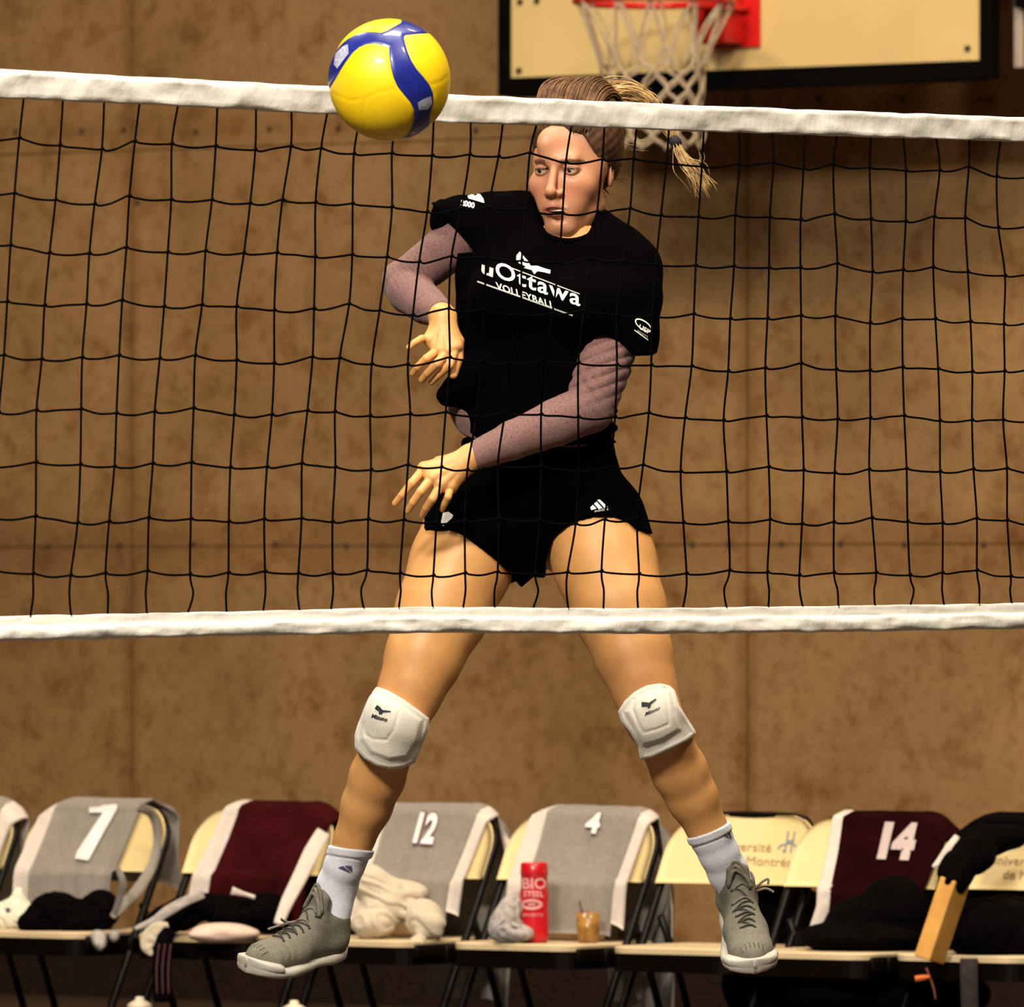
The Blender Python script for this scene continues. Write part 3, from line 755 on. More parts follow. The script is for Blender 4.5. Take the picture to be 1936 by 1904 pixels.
def wrL(X):
    a = J(1140, 690, -.09); u = (X[2] - a[2]); w_ = (X[0] - a[0])
    g = np.clip((u + .10) / .06, 0, 1) * np.clip((.11 - u) / .05, 0, 1); ph = (u * .93 - w_ * .36) * 285 + 2.2 * sines(X, 28, 6)
    d = np.sqrt((X[0] - eL[0] - .01) ** 2 + (X[2] - eL[2] - .02) ** 2); g2 = np.exp(-(d / .045) ** 2)
    return -.0042 * g * (np.abs(np.sin(ph / 2)) ** .7) - .0035 * g2 * np.abs(np.sin((u * .6 + w_ * .8) * 170 + sines(X, 40, 8) * 2)) - .0014 * sines(X, 70, 7)
armRs = [Jr(895, 440, .045, .042), Jr(850, 468, .07, .042), Jr(764, 532, .12, .0375), Jr(776, 552, .09, .0385), Jr(806, 577, .02, .033), Jr(834, 594, -.036, .0235)]
cr = J(826, 597, -.040); sleeve(armRs, (700, 640, -.14), (1000, 360, .22), .003, (cr[0], cr[1], cr[2]), Vector((.42, -.86, -.29)).normalized(), wrR)
cl = J(893, 864, -.20); armLs = [(p[0], p[1], p[2], p[3]) for p in ([Jr(1172, 560, -.06, .050)] + armL[1:-1])] + [Jr(886, 867, -.202, .0225)]
sleeve(armLs, (860, 905, -.30), (1260, 430, .06), .003, cl, Vector((-.90, -.10, -.25)).normalized(), wrL)

# --- shirt
M_shirt = mat('black_shirt', (0.0011, 0.0007, 0.0008), 0.95, 0.3, 30, bump=0.2, bscale=300, spec=0.015)
sv = Vol(J(800, 885, -.26), J(1275, 350, .26), .0030)
ys = [(858, 884, 1160, .005, .112), (838, 880, 1162, .005, .110), (790, 866, 1163, .005, .108), (748, 850, 1164, .005, .108), (700, 872, 1168, .005, .110), (640, 868, 1178, .005, .115), (570, 864, 1195, .005, .120), (520, 862, 1205, .01, .118), (470, 870, 1205, .015, .105), (430, 892, 1170, .025, .082), (398, 930, 1135, .035, .052)]
sv.loft([(J(0, y)[2], J(xl, 0)[0], J(xr, 0)[0], Y0 + yc, ry) for y, xl, xr, yc, ry in ys], -.18, .012, 2.4)
sv.chain([Jr(870, 414, .05, .042), Jr(925, 428, .035, .060), Jr(985, 432, .035, .060), Jr(1040, 450, .035, .060)], .03)
sv.chain([Jr(820, 414, .06, .034), Jr(870, 414, .05, .044)], .02)
sv.chain([Jr(1010, 402, .05, .036), Jr(935, 408, .045, .045)], .02)
sv.chain([Jr(1110, 452, .03, .054), Jr(1165, 488, .0, .062), Jr(1186, 512, -.03, .063), Jr(1188, 560, -.055, .062), Jr(1184, 625, -.07, .060), Jr(1182, 700, -.08, .060)], .02)
sv.chain([Jr(1108, 418, .04, .024), Jr(1135, 448, .03, .040)], .02)
sv.ell(J(965, 560, -.085), (.075, .05, .06), .05); sv.ell(J(1105, 575, -.125), (.075, .05, .06), .05)
sv.cap(J(846, 748, -.03), J(905, 700, -.05), .022, .04, .03)              # lifted hem corner
sl, X = sv.full()
x, y, z = X
pxs = 968 + x * SP; pys = HOR - (z - CAMZ) * SP
f = .0045 * sines((x, y * .6, z * .5), 34, 21) + .002 * sines(X, 90, 22)
xr_ = np.clip((pxs - 1110) / 50, 0, 1) * np.clip((pys - 690) / 40, 0, 1)
f = f + .0045 * xr_ * np.sin(z * 190) + 0
sv.D = sv.D - f.astype(np.float32)
# cuts, as surfaces: hem, sleeve ends, neck opening
hem = np.interp(pxs[:, 0, 0], [800, 822, 850, 905, 960, 1040, 1160, 1280], [735, 748, 792, 830, 842, 846, 838, 838])[:, None, None]
sv.D = np.maximum(sv.D, ((pys - hem) / SP * .9).astype(np.float32) + 0 * sv.D)
nrm = Vector((85, -77)).normalized()      # right sleeve end line (818,385)-(895,470): outside is lower left
side = ((pxs - 820) * nrm.x + (pys - 388) * nrm.y)
reg = (pxs < 899) & (pys < 478)
lowleft = np.where(reg, -side / SP, -1)
sv.D = np.maximum(sv.D, (lowleft + 0 * y).astype(np.float32))
cl_ = np.interp(pxs[:, 0, 0], [1060, 1100, 1150, 1175, 1196, 1232, 1260], [660, 634, 640, 654, 674, 673, 660])[:, None, None]
# sleeve part only: beside the trunk
bodyR = np.interp(pys[0, 0, :], [600, 860], [1172, 1160])[None, None, :]
reg = ((pxs > bodyR) | (y < Y0 - .13 + 0 * pxs)) & (pxs > 1095) & (pys > 600) & (pys < 770)
sv.D = np.maximum(sv.D, np.where(reg, (pys - cl_) / SP, -1).astype(np.float32))
neckc = J(1073, 392, -.085)
q = np.sqrt(((x - neckc[0]) / .0655) ** 2 + ((y - neckc[1]) / .125) ** 2 + ((z - neckc[2]) / .067) ** 2) - 1
sv.D = np.maximum(sv.D, (-q * .06).astype(np.float32))
sv.cap(J(1078, 345, .028), J(1076, 425, .025), .056, .054, .004, True)
# hollow sleeve ends and hem by subtracting the inner arm
V, Fc = sv.mesh(); shirt = mk('shirt', V, Fc, M_shirt, person, True, world=True)
# dark hollow of the right sleeve
V, Fc = tube_geo([J(868, 418, .06), J(838, 410, .07), J(829, 408, .075)], [.030, .034, .0335], 24, caps=False)
mk('sleeve_hem', V, Fc, M_shirt, person, True, world=True)
# collar rib
cp = []
for a in np.linspace(0, 2 * math.pi, 41):
    cxx, czz = math.cos(a), math.sin(a)
    cp.append(J(1074 + 62 * cxx, 412 + (44 * -czz if czz < 0 else -18 * czz), -.030 - .055 * (-czz) if czz < 0 else -.030 + .115 * czz))
tube('collar', cp, .006, M_shirt, person, 8, world=True)
# undershirt hem showing at the waist
uv_ = Vol(J(820, 860, -.2), J(1200, 740, .2), .003)
uv_.loft([(J(0, y)[2], J(xl, 0)[0], J(xr, 0)[0], Y0 + .01, .100) for y, xl, xr in ((850, 886, 1158), (825, 872, 1158), (800, 858, 1158), (775, 848, 1155), (745, 850, 1150))], -.18, .01)
sl, X = uv_.full(); pxs = 968 + X[0] * SP; pys = HOR - (X[2] - CAMZ) * SP
hem = np.interp(pxs[:, 0, 0], [820, 850, 880, 910, 960, 1160], [790, 802, 824, 836, 850, 849])[:, None, None]
uv_.D = np.maximum(uv_.D + (.002 * sines(X, 80, 31)).astype(np.float32), ((pys - hem) / SP).astype(np.float32) + 0 * uv_.D)
V, Fc = uv_.mesh(); mk('undershirt', V, Fc, M_sleeve, person, True, world=True)

# --- shorts
M_short = mat('black_shorts', (0.0007, 0.0005, 0.0006), 0.95, 0.3, 30, bump=0.1, bscale=300, spec=0.012)
sh = Vol(J(800, 1135, -.26), J(1230, 815, .26), .0030)
sh.loft([(J(0, y)[2], J(xl, 0)[0], J(xr, 0)[0], Y0 + .012, ry) for y, xl, xr, ry in ((1090, 870, 1150, .085), (1040, 830, 1190, .110), (1000, 826, 1197, .118), (960, 838, 1192, .118), (910, 858, 1178, .112), (860, 870, 1164, .102), (826, 872, 1158, .098))], -.16, .02, 2.3)
for c in (thR, thL): sh.chain([(p[0], p[1], p[2], p[3] + .0055) for p in c[:4]], .012)
for (h, k) in ((hipR, kneeR), (hipL, kneeL)):
    a = lerp3(h, k, .10); b_ = lerp3(h, k, .78); sh.cap(J(a[0], a[1], a[2] - .030), J(b_[0], b_[1], b_[2] - .022), .082, .054, .03)
sh.ell(J(912, 1000, .085), (.105, .095, .115), .04); sh.ell(J(1108, 1000, .065), (.105, .095, .115), .04)
sh.cap(J(985, 1000, -.03), J(985, 1085, -.02), .05, .035, .03)
sl, X = sh.full(); x, y, z = X; pxs = 968 + x * FPX / Y0; pys = HOR - (z - CAMZ) * SP
leg = np.interp(pxs[:, 0, 0], [800, 825, 850, 872, 905, 935, 965, 985, 1010, 1031, 1036, 1045, 1066, 1092, 1122, 1160, 1185, 1199, 1230],
                [1000, 1004, 1003, 1010, 1034, 1057, 1086, 1111, 1090, 1073, 1040, 1020, 1000, 986, 978, 978, 988, 1000, 1010])[:, None, None]
back = np.clip((y - Y0 - .02) / .10, 0, 1) * 25
f = .0018 * sines((x, y, z * .5), 60, 41)
sh.D = np.maximum(sh.D - f.astype(np.float32), ((pys - leg - back) / SP * .8).astype(np.float32))
V, Fc = sh.mesh(); shorts = mk('shorts', V, Fc, M_short, person, True, world=True)

# --- kneepads
M_pad = mat('kneepad_white', (0.74, 0.68, 0.58), 0.9, 0.08, 60, bump=0.3, bscale=500, sheen=.3)
def kneepad(axis, poly, padpoly, lo, hi, seam):
    v = Vol(J(*lo), J(*hi), .0022); v.chain(axis, .012)
    sl, X = v.full(); x, y, z = X; Yc = axis[0][1]
    s_ = FPX / Yc; pxs = 968 + x * s_; pys = HOR - (z - CAMZ) * s_
    # raised padded front inside padpoly; grooves along its edge
    def sdp(poly):
        P_ = np.array(poly, float); X2 = (pxs + 0 * pys)[:, 0, :]; Z2 = (pys + 0 * pxs)[:, 0, :]
        d = np.full(X2.shape, 1e9); ins = np.zeros(X2.shape, bool); n = len(P_)
        for i in range(n):
            a, b_ = P_[i], P_[(i + 1) % n]; e = b_ - a
            t = np.clip(((X2 - a[0]) * e[0] + (Z2 - a[1]) * e[1]) / (e @ e), 0, 1)
            d = np.minimum(d, np.hypot(X2 - a[0] - t * e[0], Z2 - a[1] - t * e[1]))
            cnd = ((a[1] > Z2) != (b_[1] > Z2)) & (X2 < (b_[0] - a[0]) * (Z2 - a[1]) / (b_[1] - a[1] + 1e-9) + a[0]); ins ^= cnd
        return np.where(ins, -d, d)[:, None, :]
    out = sdp(poly); front = (y < Yc)
    pd = sdp(padpoly)
    v.D = v.D - (np.where(front, .005 * np.clip(-pd / 7, 0, 1), 0)).astype(np.float32)
    for sm in seam:
        sd = np.abs(sdp(sm)); v.D = v.D + (np.where(front, .0022 * np.exp(-(sd / 2.6) ** 2), 0)).astype(np.float32)
    v.D = v.D - (.0016 * np.exp(-((out + 5) / 3.0) ** 2)).astype(np.float32) + (.0010 * sines(X, 110, 51)).astype(np.float32)
    v.D = smax(v.D, (out / s_ + 0 * y).astype(np.float32), .003)
    V, Fc = v.mesh(); return mk('kneepad', V, Fc, M_pad, person, True, world=True)
def ext(c, r): return [(p[0], p[1], p[2], r[i]) for i, p in enumerate(c)]
kpR = kneepad([Jr(775, 1310, -.11, .060), Jr(752, 1358, -.135, .066), Jr(735, 1400, -.115, .064), Jr(722, 1450, -.085, .058)],
    [(710, 1297), (735, 1305), (765, 1322), (795, 1344), (812, 1358), (811, 1378), (798, 1410), (785, 1442), (762, 1452), (738, 1454), (712, 1448), (688, 1434), (671, 1414), (670, 1390), (676, 1366), (690, 1335), (700, 1308)],
    [(704, 1306), (758, 1330), (802, 1360), (792, 1402), (772, 1434), (736, 1438), (700, 1424), (680, 1398), (684, 1360)],
    (640, 1475, -.23), (835, 1275, .02), [[(690, 1375), (704, 1310), (758, 1338), (745, 1380), (732, 1398), (705, 1396), (692, 1388)]])
kpL = kneepad([Jr(1212, 1305, -.18, .060), Jr(1232, 1352, -.20, .064), Jr(1252, 1392, -.175, .062), Jr(1272, 1440, -.13, .060)],
    [(1168, 1345), (1180, 1325), (1198, 1308), (1222, 1294), (1246, 1288), (1266, 1294), (1276, 1306), (1284, 1334), (1302, 1362), (1318, 1386), (1300, 1400), (1262, 1418), (1232, 1432), (1211, 1437), (1206, 1412), (1190, 1384), (1174, 1364)],
    [(1178, 1345), (1200, 1316), (1245, 1298), (1268, 1305), (1276, 1345), (1290, 1380), (1250, 1402), (1214, 1412), (1196, 1378)],
    (1140, 1460, -.29), (1340, 1265, -.05), [[(1198, 1322), (1256, 1302), (1262, 1345), (1264, 1368), (1240, 1378), (1216, 1384), (1208, 1372), (1195, 1340)]])

# --- socks
M_sock = mat('sock_white', (0.76, 0.76, 0.84), 0.9, 0.06, 60, bump=0.3, bscale=400, sheen=.2)
def sock(pts, lo, hi, topc, topn):
    v = Vol(J(*lo), J(*hi), .0022); v.chain(pts, .01)
    sl, X = v.full(); d = (X[0] - topc[0]) * topn[0] + (X[1] - topc[1]) * topn[1] + (X[2] - topc[2]) * topn[2]
    v.D = v.D - (.0022 * np.clip((d + .018) / .003, 0, 1) - .0012 * np.exp(-((d + .0195) / .0018) ** 2)).astype(np.float32) + (.0008 * sines(X, 90, 61)).astype(np.float32)
    v.D = smax(v.D, d.astype(np.float32) + 0 * v.D, .003)
    V, Fc = v.mesh(); return mk('sock', V, Fc, M_sock, person, True, world=True)
def sockpts(k_, a_, fr):
    out = []
    for t, r in ((.66, .0435), (.76, .0405), (.88, .0378), (1.0, .0385)):
        p = lerp3(k_, a_, t); out.append(Jr(p[0], p[1], p[2] + (.006 if t < .8 else 0), r))
    q = fr[4]((.040, 0, .070)); out.append((q[0], q[1], q[2], .036)); return out
spR = sockpts(kneeR, ankR, shoe_frame(*SHR)); spL = sockpts(kneeL, ankL, shoe_frame(*SHL))
dR = lerp3(kneeR, ankR, .78); a = J(661, 1603, dR[2]); sockR = sock(spR, (540, 1820, -.12), (730, 1540, .24), a, Vector((.12, -.02, .97)).normalized())
dL = lerp3(kneeL, ankL, .72); a = J(1340, 1569, dL[2]); sockL = sock(spL, (1280, 1780, -.20), (1450, 1510, .20), a, Vector((-.34, -.12, .87)).normalized())

# --- shoes
M_shoe = mat('shoe_knit_grey', (0.175, 0.158, 0.118), 0.85, 0.22, 180, bump=0.35, bscale=380)
M_sole = mat('shoe_sole', (0.47, 0.43, 0.36), 0.55, 0.12, 20)
M_lace = mat('shoe_lace', (0.20, 0.175, 0.135), 0.85, 0.35, 120)
M_lacel = mat('shoe_eyelet', (0.05, 0.042, 0.034), 0.85, 0.2, 120)
def shoe(toe, heel, upv, Lm, side, shade, lace_tail):
    """shoe built along local x (heel 0 .. toe L), y across, z up, then set between the heel and toe points"""
    T, F_, U, M, T_ = shoe_frame(toe, heel, upv, Lm)
    xs = np.array([0, .02, .06, .11, .16, .20, .235, .262, .278, .285]) * Lm / .285
    hw_ = [.018, .031, .035, .034, .043, .051, .052, .044, .026, .004]
    def section_mesh(name, top, bot, wmul, m, n=22, power=2.6, seg=34, par=person, wob=0.0, yoff=0):
        V, Fc = [], []; xx = np.linspace(0, Lm, seg)
        for i, x_ in enumerate(xx):
            w_ = np.interp(x_, xs, hw_) * wmul(x_); t_ = top(x_); b_ = bot(x_); c = (t_ + b_) / 2; h_ = max((t_ - b_) / 2, .0008)
            for j in range(n):
                q = 2 * math.pi * j / n; cc, ss = math.cos(q), math.sin(q)
                yy = w_ * (abs(cc) ** (2 / power)) * (1 if cc > 0 else -1); zz = h_ * (abs(ss) ** (2 / power)) * (1 if ss > 0 else -1)
                if wob: yy += wob * math.sin(x_ * 260 + 2 * ss); 
                V.append(T_((x_, yy + yoff + .006 * side * math.sin(math.pi * x_ / Lm), c + zz)))
        for i in range(seg - 1):
            for j in range(n):
                j2 = (j + 1) % n; Fc.append([i * n + j, i * n + j2, (i + 1) * n + j2, (i + 1) * n + j])
        Fc.append([j for j in range(n)][::-1]); Fc.append([(seg - 1) * n + j for j in range(n)])
        return mk(name, V, Fc, m, par, True, world=True)
    k = Lm / .285
    spring = lambda x_: .012 * max(0, (x_ - .19 * k) / (.095 * k)) ** 2 + .004 * max(0, (.04 - x_) / .04)
    arch = lambda x_: .004 * math.exp(-((x_ - .10 * k) / .03) ** 2)
    # upper by signed distance
    c0 = T - F_ * Lm / 2 + U * .05
    v = Vol(c0 - Vector((.19, .19, .19)), c0 + Vector((.19, .19, .19)), .0024)
    Mc = [np.array(M.col[i]) for i in range(3)]
    def cp(p0, p1, r0, r1, kk=.02, sub=False): v.cap(T_(p0), T_(p1), r0, r1, kk, sub)
    cp((.040, .009, .045), (.150, .010, .038), .027, .026); cp((.040, -.009, .045), (.150, -.010, .038), .027, .026)
    cp((.150, .016, .036), (.225 * k, .022, .032), .026, .022); cp((.150, -.016, .036), (.225 * k, -.022, .032), .026, .022)
    cp((.200, 0, .038), (.250 * k, 0, .036), .030, .026)
    cp((.036, .006, .050), (.036, .005, .088), .031, .030); cp((.036, -.006, .05), (.036, -.005, .088), .031, .030)
    cp((.055, 0, .086), (.150, 0, .048), .030, .030, .02)
    cp((.075, 0, .100), (.092, 0, .092), .020, .024, .015)
    # raised heel tab and knitted tongue top
    cp((.012, 0, .090), (.006, 0, .118), .014, .007, .012)
    cp((.088, 0, .100), (.078, 0, .138), .017, .013, .01)
    cp((.084, .012, .100), (.076, .014, .134), .012, .008, .01); cp((.084, -.012, .100), (.076, -.014, .134), .012, .008, .01)
    # foot opening
    cp((.046, 0, .072), (.030, 0, .15), .030, .038, .006, True)
    sl, X = v.full(); L3 = [(X[0] - T_((0, 0, 0))[0]) * Mc[i][0] + (X[1] - T_((0, 0, 0))[1]) * Mc[i][1] + (X[2] - T_((0, 0, 0))[2]) * Mc[i][2] for i in range(3)]
    lx, ly, lz = L3
    crease = .0011 * np.sin(lx * 330 + 2 * np.sin(ly * 60)) * np.exp(-((lx - .205 * k) / .02) ** 2) * (lz > .04)
    v.D = v.D + (crease + .0007 * sines(X, 130, 71)).astype(np.float32)
    v.D = smax(v.D, (.014 + .010 * np.clip((lx - .19 * k) / (.095 * k), 0, 1) ** 2 - lz).astype(np.float32), .002)
    V, Fc = v.mesh(); up = mk('shoe', V, Fc, M_shoe, person, True, world=True)
    section_mesh('sole', lambda x_: .024 + spring(x_) + .008 * max(0, 1 - x_ / .07), lambda x_: spring(x_) + arch(x_), lambda x_: 1.04, M_sole, power=3.4, par=up)
    section_mesh('toe_guard', lambda x_: (.033 + spring(x_)) if x_ > .225 * k else .020, lambda x_: .010 + spring(x_), lambda x_: 1.065 if x_ > .225 * k else .9, M_sole, power=3.6, par=up)
    bv = bvh_of_world(up)
    # laces: cross rows over the instep, found on the surface from above
    def onsurf(x_, y_, lift=.002):
        o_ = T_((x_, y_, .20)); h = bv.ray_cast(o_, -U)
        return (h[0] + U * lift) if h[0] is not None else T_((x_, y_, .06))
    rows_ = [.105, .123, .140, .156, .172, .188]
    for i, xr in enumerate(rows_):
        wd = .015 + .003 * math.sin(i)
        tube('lace', smooth_path([onsurf(xr + .002, -wd), onsurf(xr + .001, -wd * .4, .003), onsurf(xr - .002, wd * .4, .003), onsurf(xr - .001, wd)], 4), .0018, M_lacel if i > 1 else M_lace, up, 6, world=True)
        if i < len(rows_) - 1:
            s_ = 1 if i % 2 else -1
            tube('lace', smooth_path([onsurf(xr, s_ * wd), onsurf(xr + .008, 0, .0035), onsurf(rows_[i + 1], -s_ * wd)], 4), .0015, M_lacel, up, 6, world=True)
        for s_ in (-1, 1):
            q = onsurf(xr, s_ * (wd + .002), .0005); b2 = bmesh.new(); bmesh.ops.create_uvsphere(b2, u_segments=8, v_segments=6, radius=.0026, matrix=Matrix.Translation(q)); mkbm('eyelet', b2, M_lacel, up, True, world=True)
    kx = .094
    for j, (dy_, dx_, rz_) in enumerate(((-.004, 0, .0040), (.004, .003, .0042), (0, -.004, .0038))):
        tube('lace_knot', smooth_path([onsurf(kx + dx_, -.022, .004), onsurf(kx - .004 + dx_, -.008, .010 + rz_), onsurf(kx + dx_, .008 + dy_, .012), onsurf(kx + dx_ + .004, .022, .004)], 4), rz_, M_lace, up, 8, world=True)
    for tl in lace_tail:
        tube('lace_tail', smooth_path([J(*p) for p in tl], 5), .0026, M_lace, up, 6, world=True)
    # toe stitches
    for j in range(6):
        y_ = -.022 + .0085 * j
        tube('stitch', [onsurf(.248 * k, y_, .0003), onsurf(.262 * k, y_ * .92, .0003)], .0009, M_lacel, up, 5, world=True)
    return up
def bvh_of_world(o):
    M = Matrix.Translation(rootof(o).location)
    return BVHTree.FromPolygons([M @ v.co for v in o.data.vertices], [list(p.vertices) for p in o.data.polygons])
shoeR = shoe(*SHR, 1, 0,
    [[(583, 1738, .02), (560, 1742, 0), (535, 1748, -.02), (507, 1757, -.04)], [(583, 1738, .02), (558, 1746, .0), (536, 1741, -.02), (532, 1737, -.03)],
     [(590, 1742, .03), (592, 1765, .03), (591, 1790, .02), (582, 1810, .01)]])
shoeL = shoe(*SHL, -1, 0,
    [[(1405, 1690, -.02), (1425, 1682, -.03), (1440, 1668, -.03), (1452, 1662, -.03), (1452, 1672, -.03)], [(1405, 1690, -.02), (1430, 1685, -.03), (1448, 1680, -.03), (1463, 1687, -.03)]])

# --- prints on the clothes
bpy.context.view_layer.update()
M_print = mat('print_white', (0.78, 0.76, 0.70), 0.7, 0.05, 60); M_printg = mat('print_grey', (0.40, 0.39, 0.36), 0.7, 0.05, 60)
M_ink = mat('print_ink', (0.012, 0.012, 0.016), 0.7, 0.1, 60); M_purp = mat('print_purple', (0.10, 0.07, 0.13), 0.7, 0.1, 60)
bs = bvh_of([shirt])
print_text('shirt_lettering', 'u', (910, 516), (22, 8), (3, -33), bs, M_printg, person, bold=.03)
print_text('shirt_lettering', 'Ottawa', (937, 523), (160, 56), (1, -42), bs, M_print, person, bold=.016, spacing=1.12, step=4)
print_text('shirt_lettering', 'VOLLEYBALL', (939, 546), (110, 38), (-3, -18), bs, M_print, person, bold=.02, spacing=1.08, step=4)
print_poly('shirt_line', [[(948, 499), (1096, 555), (1096, 557), (948, 501)]], bs, M_printg, person)
print_poly('shirt_line', [[(903, 531), (1083, 595), (1083, 598), (903, 534)]], bs, M_printg, person)
print_poly('shirt_emblem', [[(983, 476), (977, 483), (976, 491), (982, 499), (990, 502), (996, 507), (1004, 506), (1000, 496), (992, 487), (986, 480)],
    [(990, 507), (1002, 503), (1016, 503), (1030, 508), (1041, 511), (1040, 518), (1028, 515), (1016, 513), (1010, 519), (1005, 511)]], bs, M_print, person)
print_text('sleeve_lettering', 'USP', (1208, 621), (20, 12), (2, -12), bs, M_print, person, bold=.02, step=4)
el = [(1216 + 16 * math.cos(t) + 2 * math.sin(t), 615 + 11 * math.sin(t) + 7 * math.cos(t)) for t in np.linspace(0, 2 * math.pi, 28)]
el2 = [(1216 + 13.5 * math.cos(t) + 2 * math.sin(t), 615 + 8.5 * math.sin(t) + 6 * math.cos(t)) for t in np.linspace(0, 2 * math.pi, 28)]
print_poly('sleeve_emblem', [[el[i], el[i + 1], el2[i + 1], el2[i]] for i in range(27)], bs, M_print, person)
print_poly('sleeve_emblem', [[(1199, 623), (1225, 642), (1225, 644), (1199, 625)]], bs, M_print, person)
print_text('sleeve_lettering', 'SPORTS', (1204, 627), (20, 12), (1, -5), bs, M_printg, person, step=4)
print_text('sleeve_lettering', '2000', (871, 388), (26, 6), (2, -14), bs, M_print, person, bold=.04, step=4)
print_poly('sleeve_emblem', [[(884, 371), (898, 366), (908, 368), (914, 376), (916, 385), (913, 378), (904, 371), (894, 372), (886, 376)]], bs, M_print, person)
bsh = bvh_of([shorts])
print_poly('shorts_emblem', [[(1129, 946), (1134, 945), (1149, 959), (1143, 961)], [(1123, 953), (1128, 949), (1139, 961), (1132, 963)], [(1116, 960), (1121, 955), (1128, 962), (1118, 965)]], bsh, M_print, person)
print_text('shorts_lettering', 'adidas', (1124, 969), (26, -4), (0, -8), bsh, M_printg, person, step=4)
print_poly('shorts_emblem', [[(838, 970), (848, 968), (857, 974), (855, 980), (848, 986), (844, 990), (838, 995), (834, 988)]], bsh, M_print, person)
for kp, o_, ang in ((kpR, (722, 1340), .25), (kpL, (1224, 1328), -.42)):
    bk = bvh_of([kp]); c_, s_ = math.cos(ang), math.sin(ang)
    T2 = lambda p: (o_[0] + c_ * p[0] - s_ * p[1], o_[1] + s_ * p[0] + c_ * p[1])
    print_poly('kneepad_emblem', [[T2(p) for p in [(-13, 3), (-6, 0), (-10, -5), (-2, -1), (2, 2), (17, 0), (18, 2), (4, 6), (2, 10), (-3, 11), (-4, 6), (-8, 5)]]], bk, M_ink, person, step=4)
    print_text('kneepad_lettering', 'Mizuno', T2((-15, 21)), (30 * c_, 30 * s_), (4, -10), bk, M_ink, person, bold=.03, step=4)
bk = bvh_of([sockR]); print_poly('sock_emblem', [[(639, 1640), (649, 1637), (664, 1650), (656, 1647)], [(651, 1636), (665, 1637), (665, 1648)]], bk, M_purp, person, step=4)
bk = bvh_of([sockL]); print_poly('sock_emblem', [[(1365, 1580), (1373, 1578), (1379, 1584)], [(1374, 1577), (1379, 1573), (1384, 1587), (1380, 1583)]], bk, M_purp, person, step=4)

# ------------------------------------------------------------------ volleyball: blue and yellow panels cut on the sphere
BR = 0.1085; BY = 18.2
bc = W(736, 151, BY)
ballr = root('volleyball', 'yellow and blue volleyball in the air in front of the top net tape', 'ball', (bc.x, bc.y, bc.z))
b_ = bmesh.new(); bmesh.ops.create_icosphere(b_, subdivisions=6, radius=1.0); b_.verts.index_update()
SV = np.array([tuple(v.co) for v in b_.verts]); SF = np.array([[v.index for v in f.verts] for f in b_.faces]); b_.free()
ppm = BR * FPX / BY
def disc(pl): return np.array([((x - 736) / ppm, -(y - 151) / ppm) for x, y in pl])
Z5 = lambda l: [(600 + x / 6.914, 20 + y / 6.914) for x, y in l]
# blue band outlines traced on the near half; the far half repeats them turned about the vertical
near = [disc(Z5([(100, 1100), (165, 1010), (230, 920), (330, 760), (400, 660), (470, 570), (560, 500), (660, 465), (760, 460), (850, 480), (945, 515), (950, 640), (975, 800), (1010, 930), (1060, 1040), (1150, 1150), (1230, 1240), (1275, 1330), (1275, 1450), (1240, 1560), (1180, 1640), (1080, 1690), (940, 1760), (1300, 1750), (1480, 1500), (1480, 1400), (1530, 1240), (1525, 1110), (1480, 1000), (1400, 900), (1310, 800), (1240, 690), (1180, 540), (1140, 380), (1150, 345), (1310, 320), (1450, 300), (1400, 200), (1250, 120), (1110, 110), (1100, 160), (1010, 220), (920, 280), (840, 310), (780, 300), (640, 290), (530, 310), (400, 370), (320, 430), (240, 520), (180, 640), (120, 780), (60, 950)]))]
def sdf2(Pn, X2, Z2):
    d = np.full(X2.shape, 1e9); ins = np.zeros(X2.shape, bool); n = len(Pn)
    for i in range(n):
        a, c = Pn[i], Pn[(i + 1) % n]; e = c - a; t = np.clip(((X2 - a[0]) * e[0] + (Z2 - a[1]) * e[1]) / (e @ e), 0, 1)
        d = np.minimum(d, np.hypot(X2 - a[0] - t * e[0], Z2 - a[1] - t * e[1]))
        cn = ((a[1] > Z2) != (c[1] > Z2)) & (X2 < (c[0] - a[0]) * (Z2 - a[1]) / (c[1] - a[1] + 1e-12) + a[0]); ins ^= cn
    return np.where(ins, -d, d)
sd = np.where(SV[:, 1] <= 0, sdf2(near[0], SV[:, 0], SV[:, 2]), sdf2(near[0], SV[:, 0], SV[:, 2]))
Vb = list(map(tuple, SV)); sdl = list(sd); cut = {}; fy, fb_ = [], []
def cv(i, j):
    k = (min(i, j), max(i, j))
    if k not in cut:
        t = sdl[i] / (sdl[i] - sdl[j]); p = Vector(Vb[i]).lerp(Vector(Vb[j]), t).normalized(); Vb.append(tuple(p)); sdl.append(0.0); cut[k] = len(Vb) - 1
    return cut[k]
for f in SF:
    sg = [sd[i] < 0 for i in f]
    if all(sg): fb_.append(list(f))
    elif not any(sg): fy.append(list(f))
    else:
        for want, out in ((True, fb_), (False, fy)):
            pl = []
            for a in range(3):
                i, j = int(f[a]), int(f[(a + 1) % 3])
                if sg[a] == want: pl.append(i)
                if sg[a] != sg[(a + 1) % 3]: pl.append(cv(i, j))
            if len(pl) > 2: out.append(pl)
VB = np.array(Vb); SDD = np.array(sdl)
seams = [disc(Z5(q)) for q in ([(640, 1190), (760, 1120), (900, 1090), (1060, 1050)], [(200, 1100), (420, 1200), (640, 1190)], [(1700, 870), (1620, 950), (1540, 985), (1420, 1000)], [(640, 1190), (600, 1400), (640, 1620)])]
gd = np.abs(SDD)
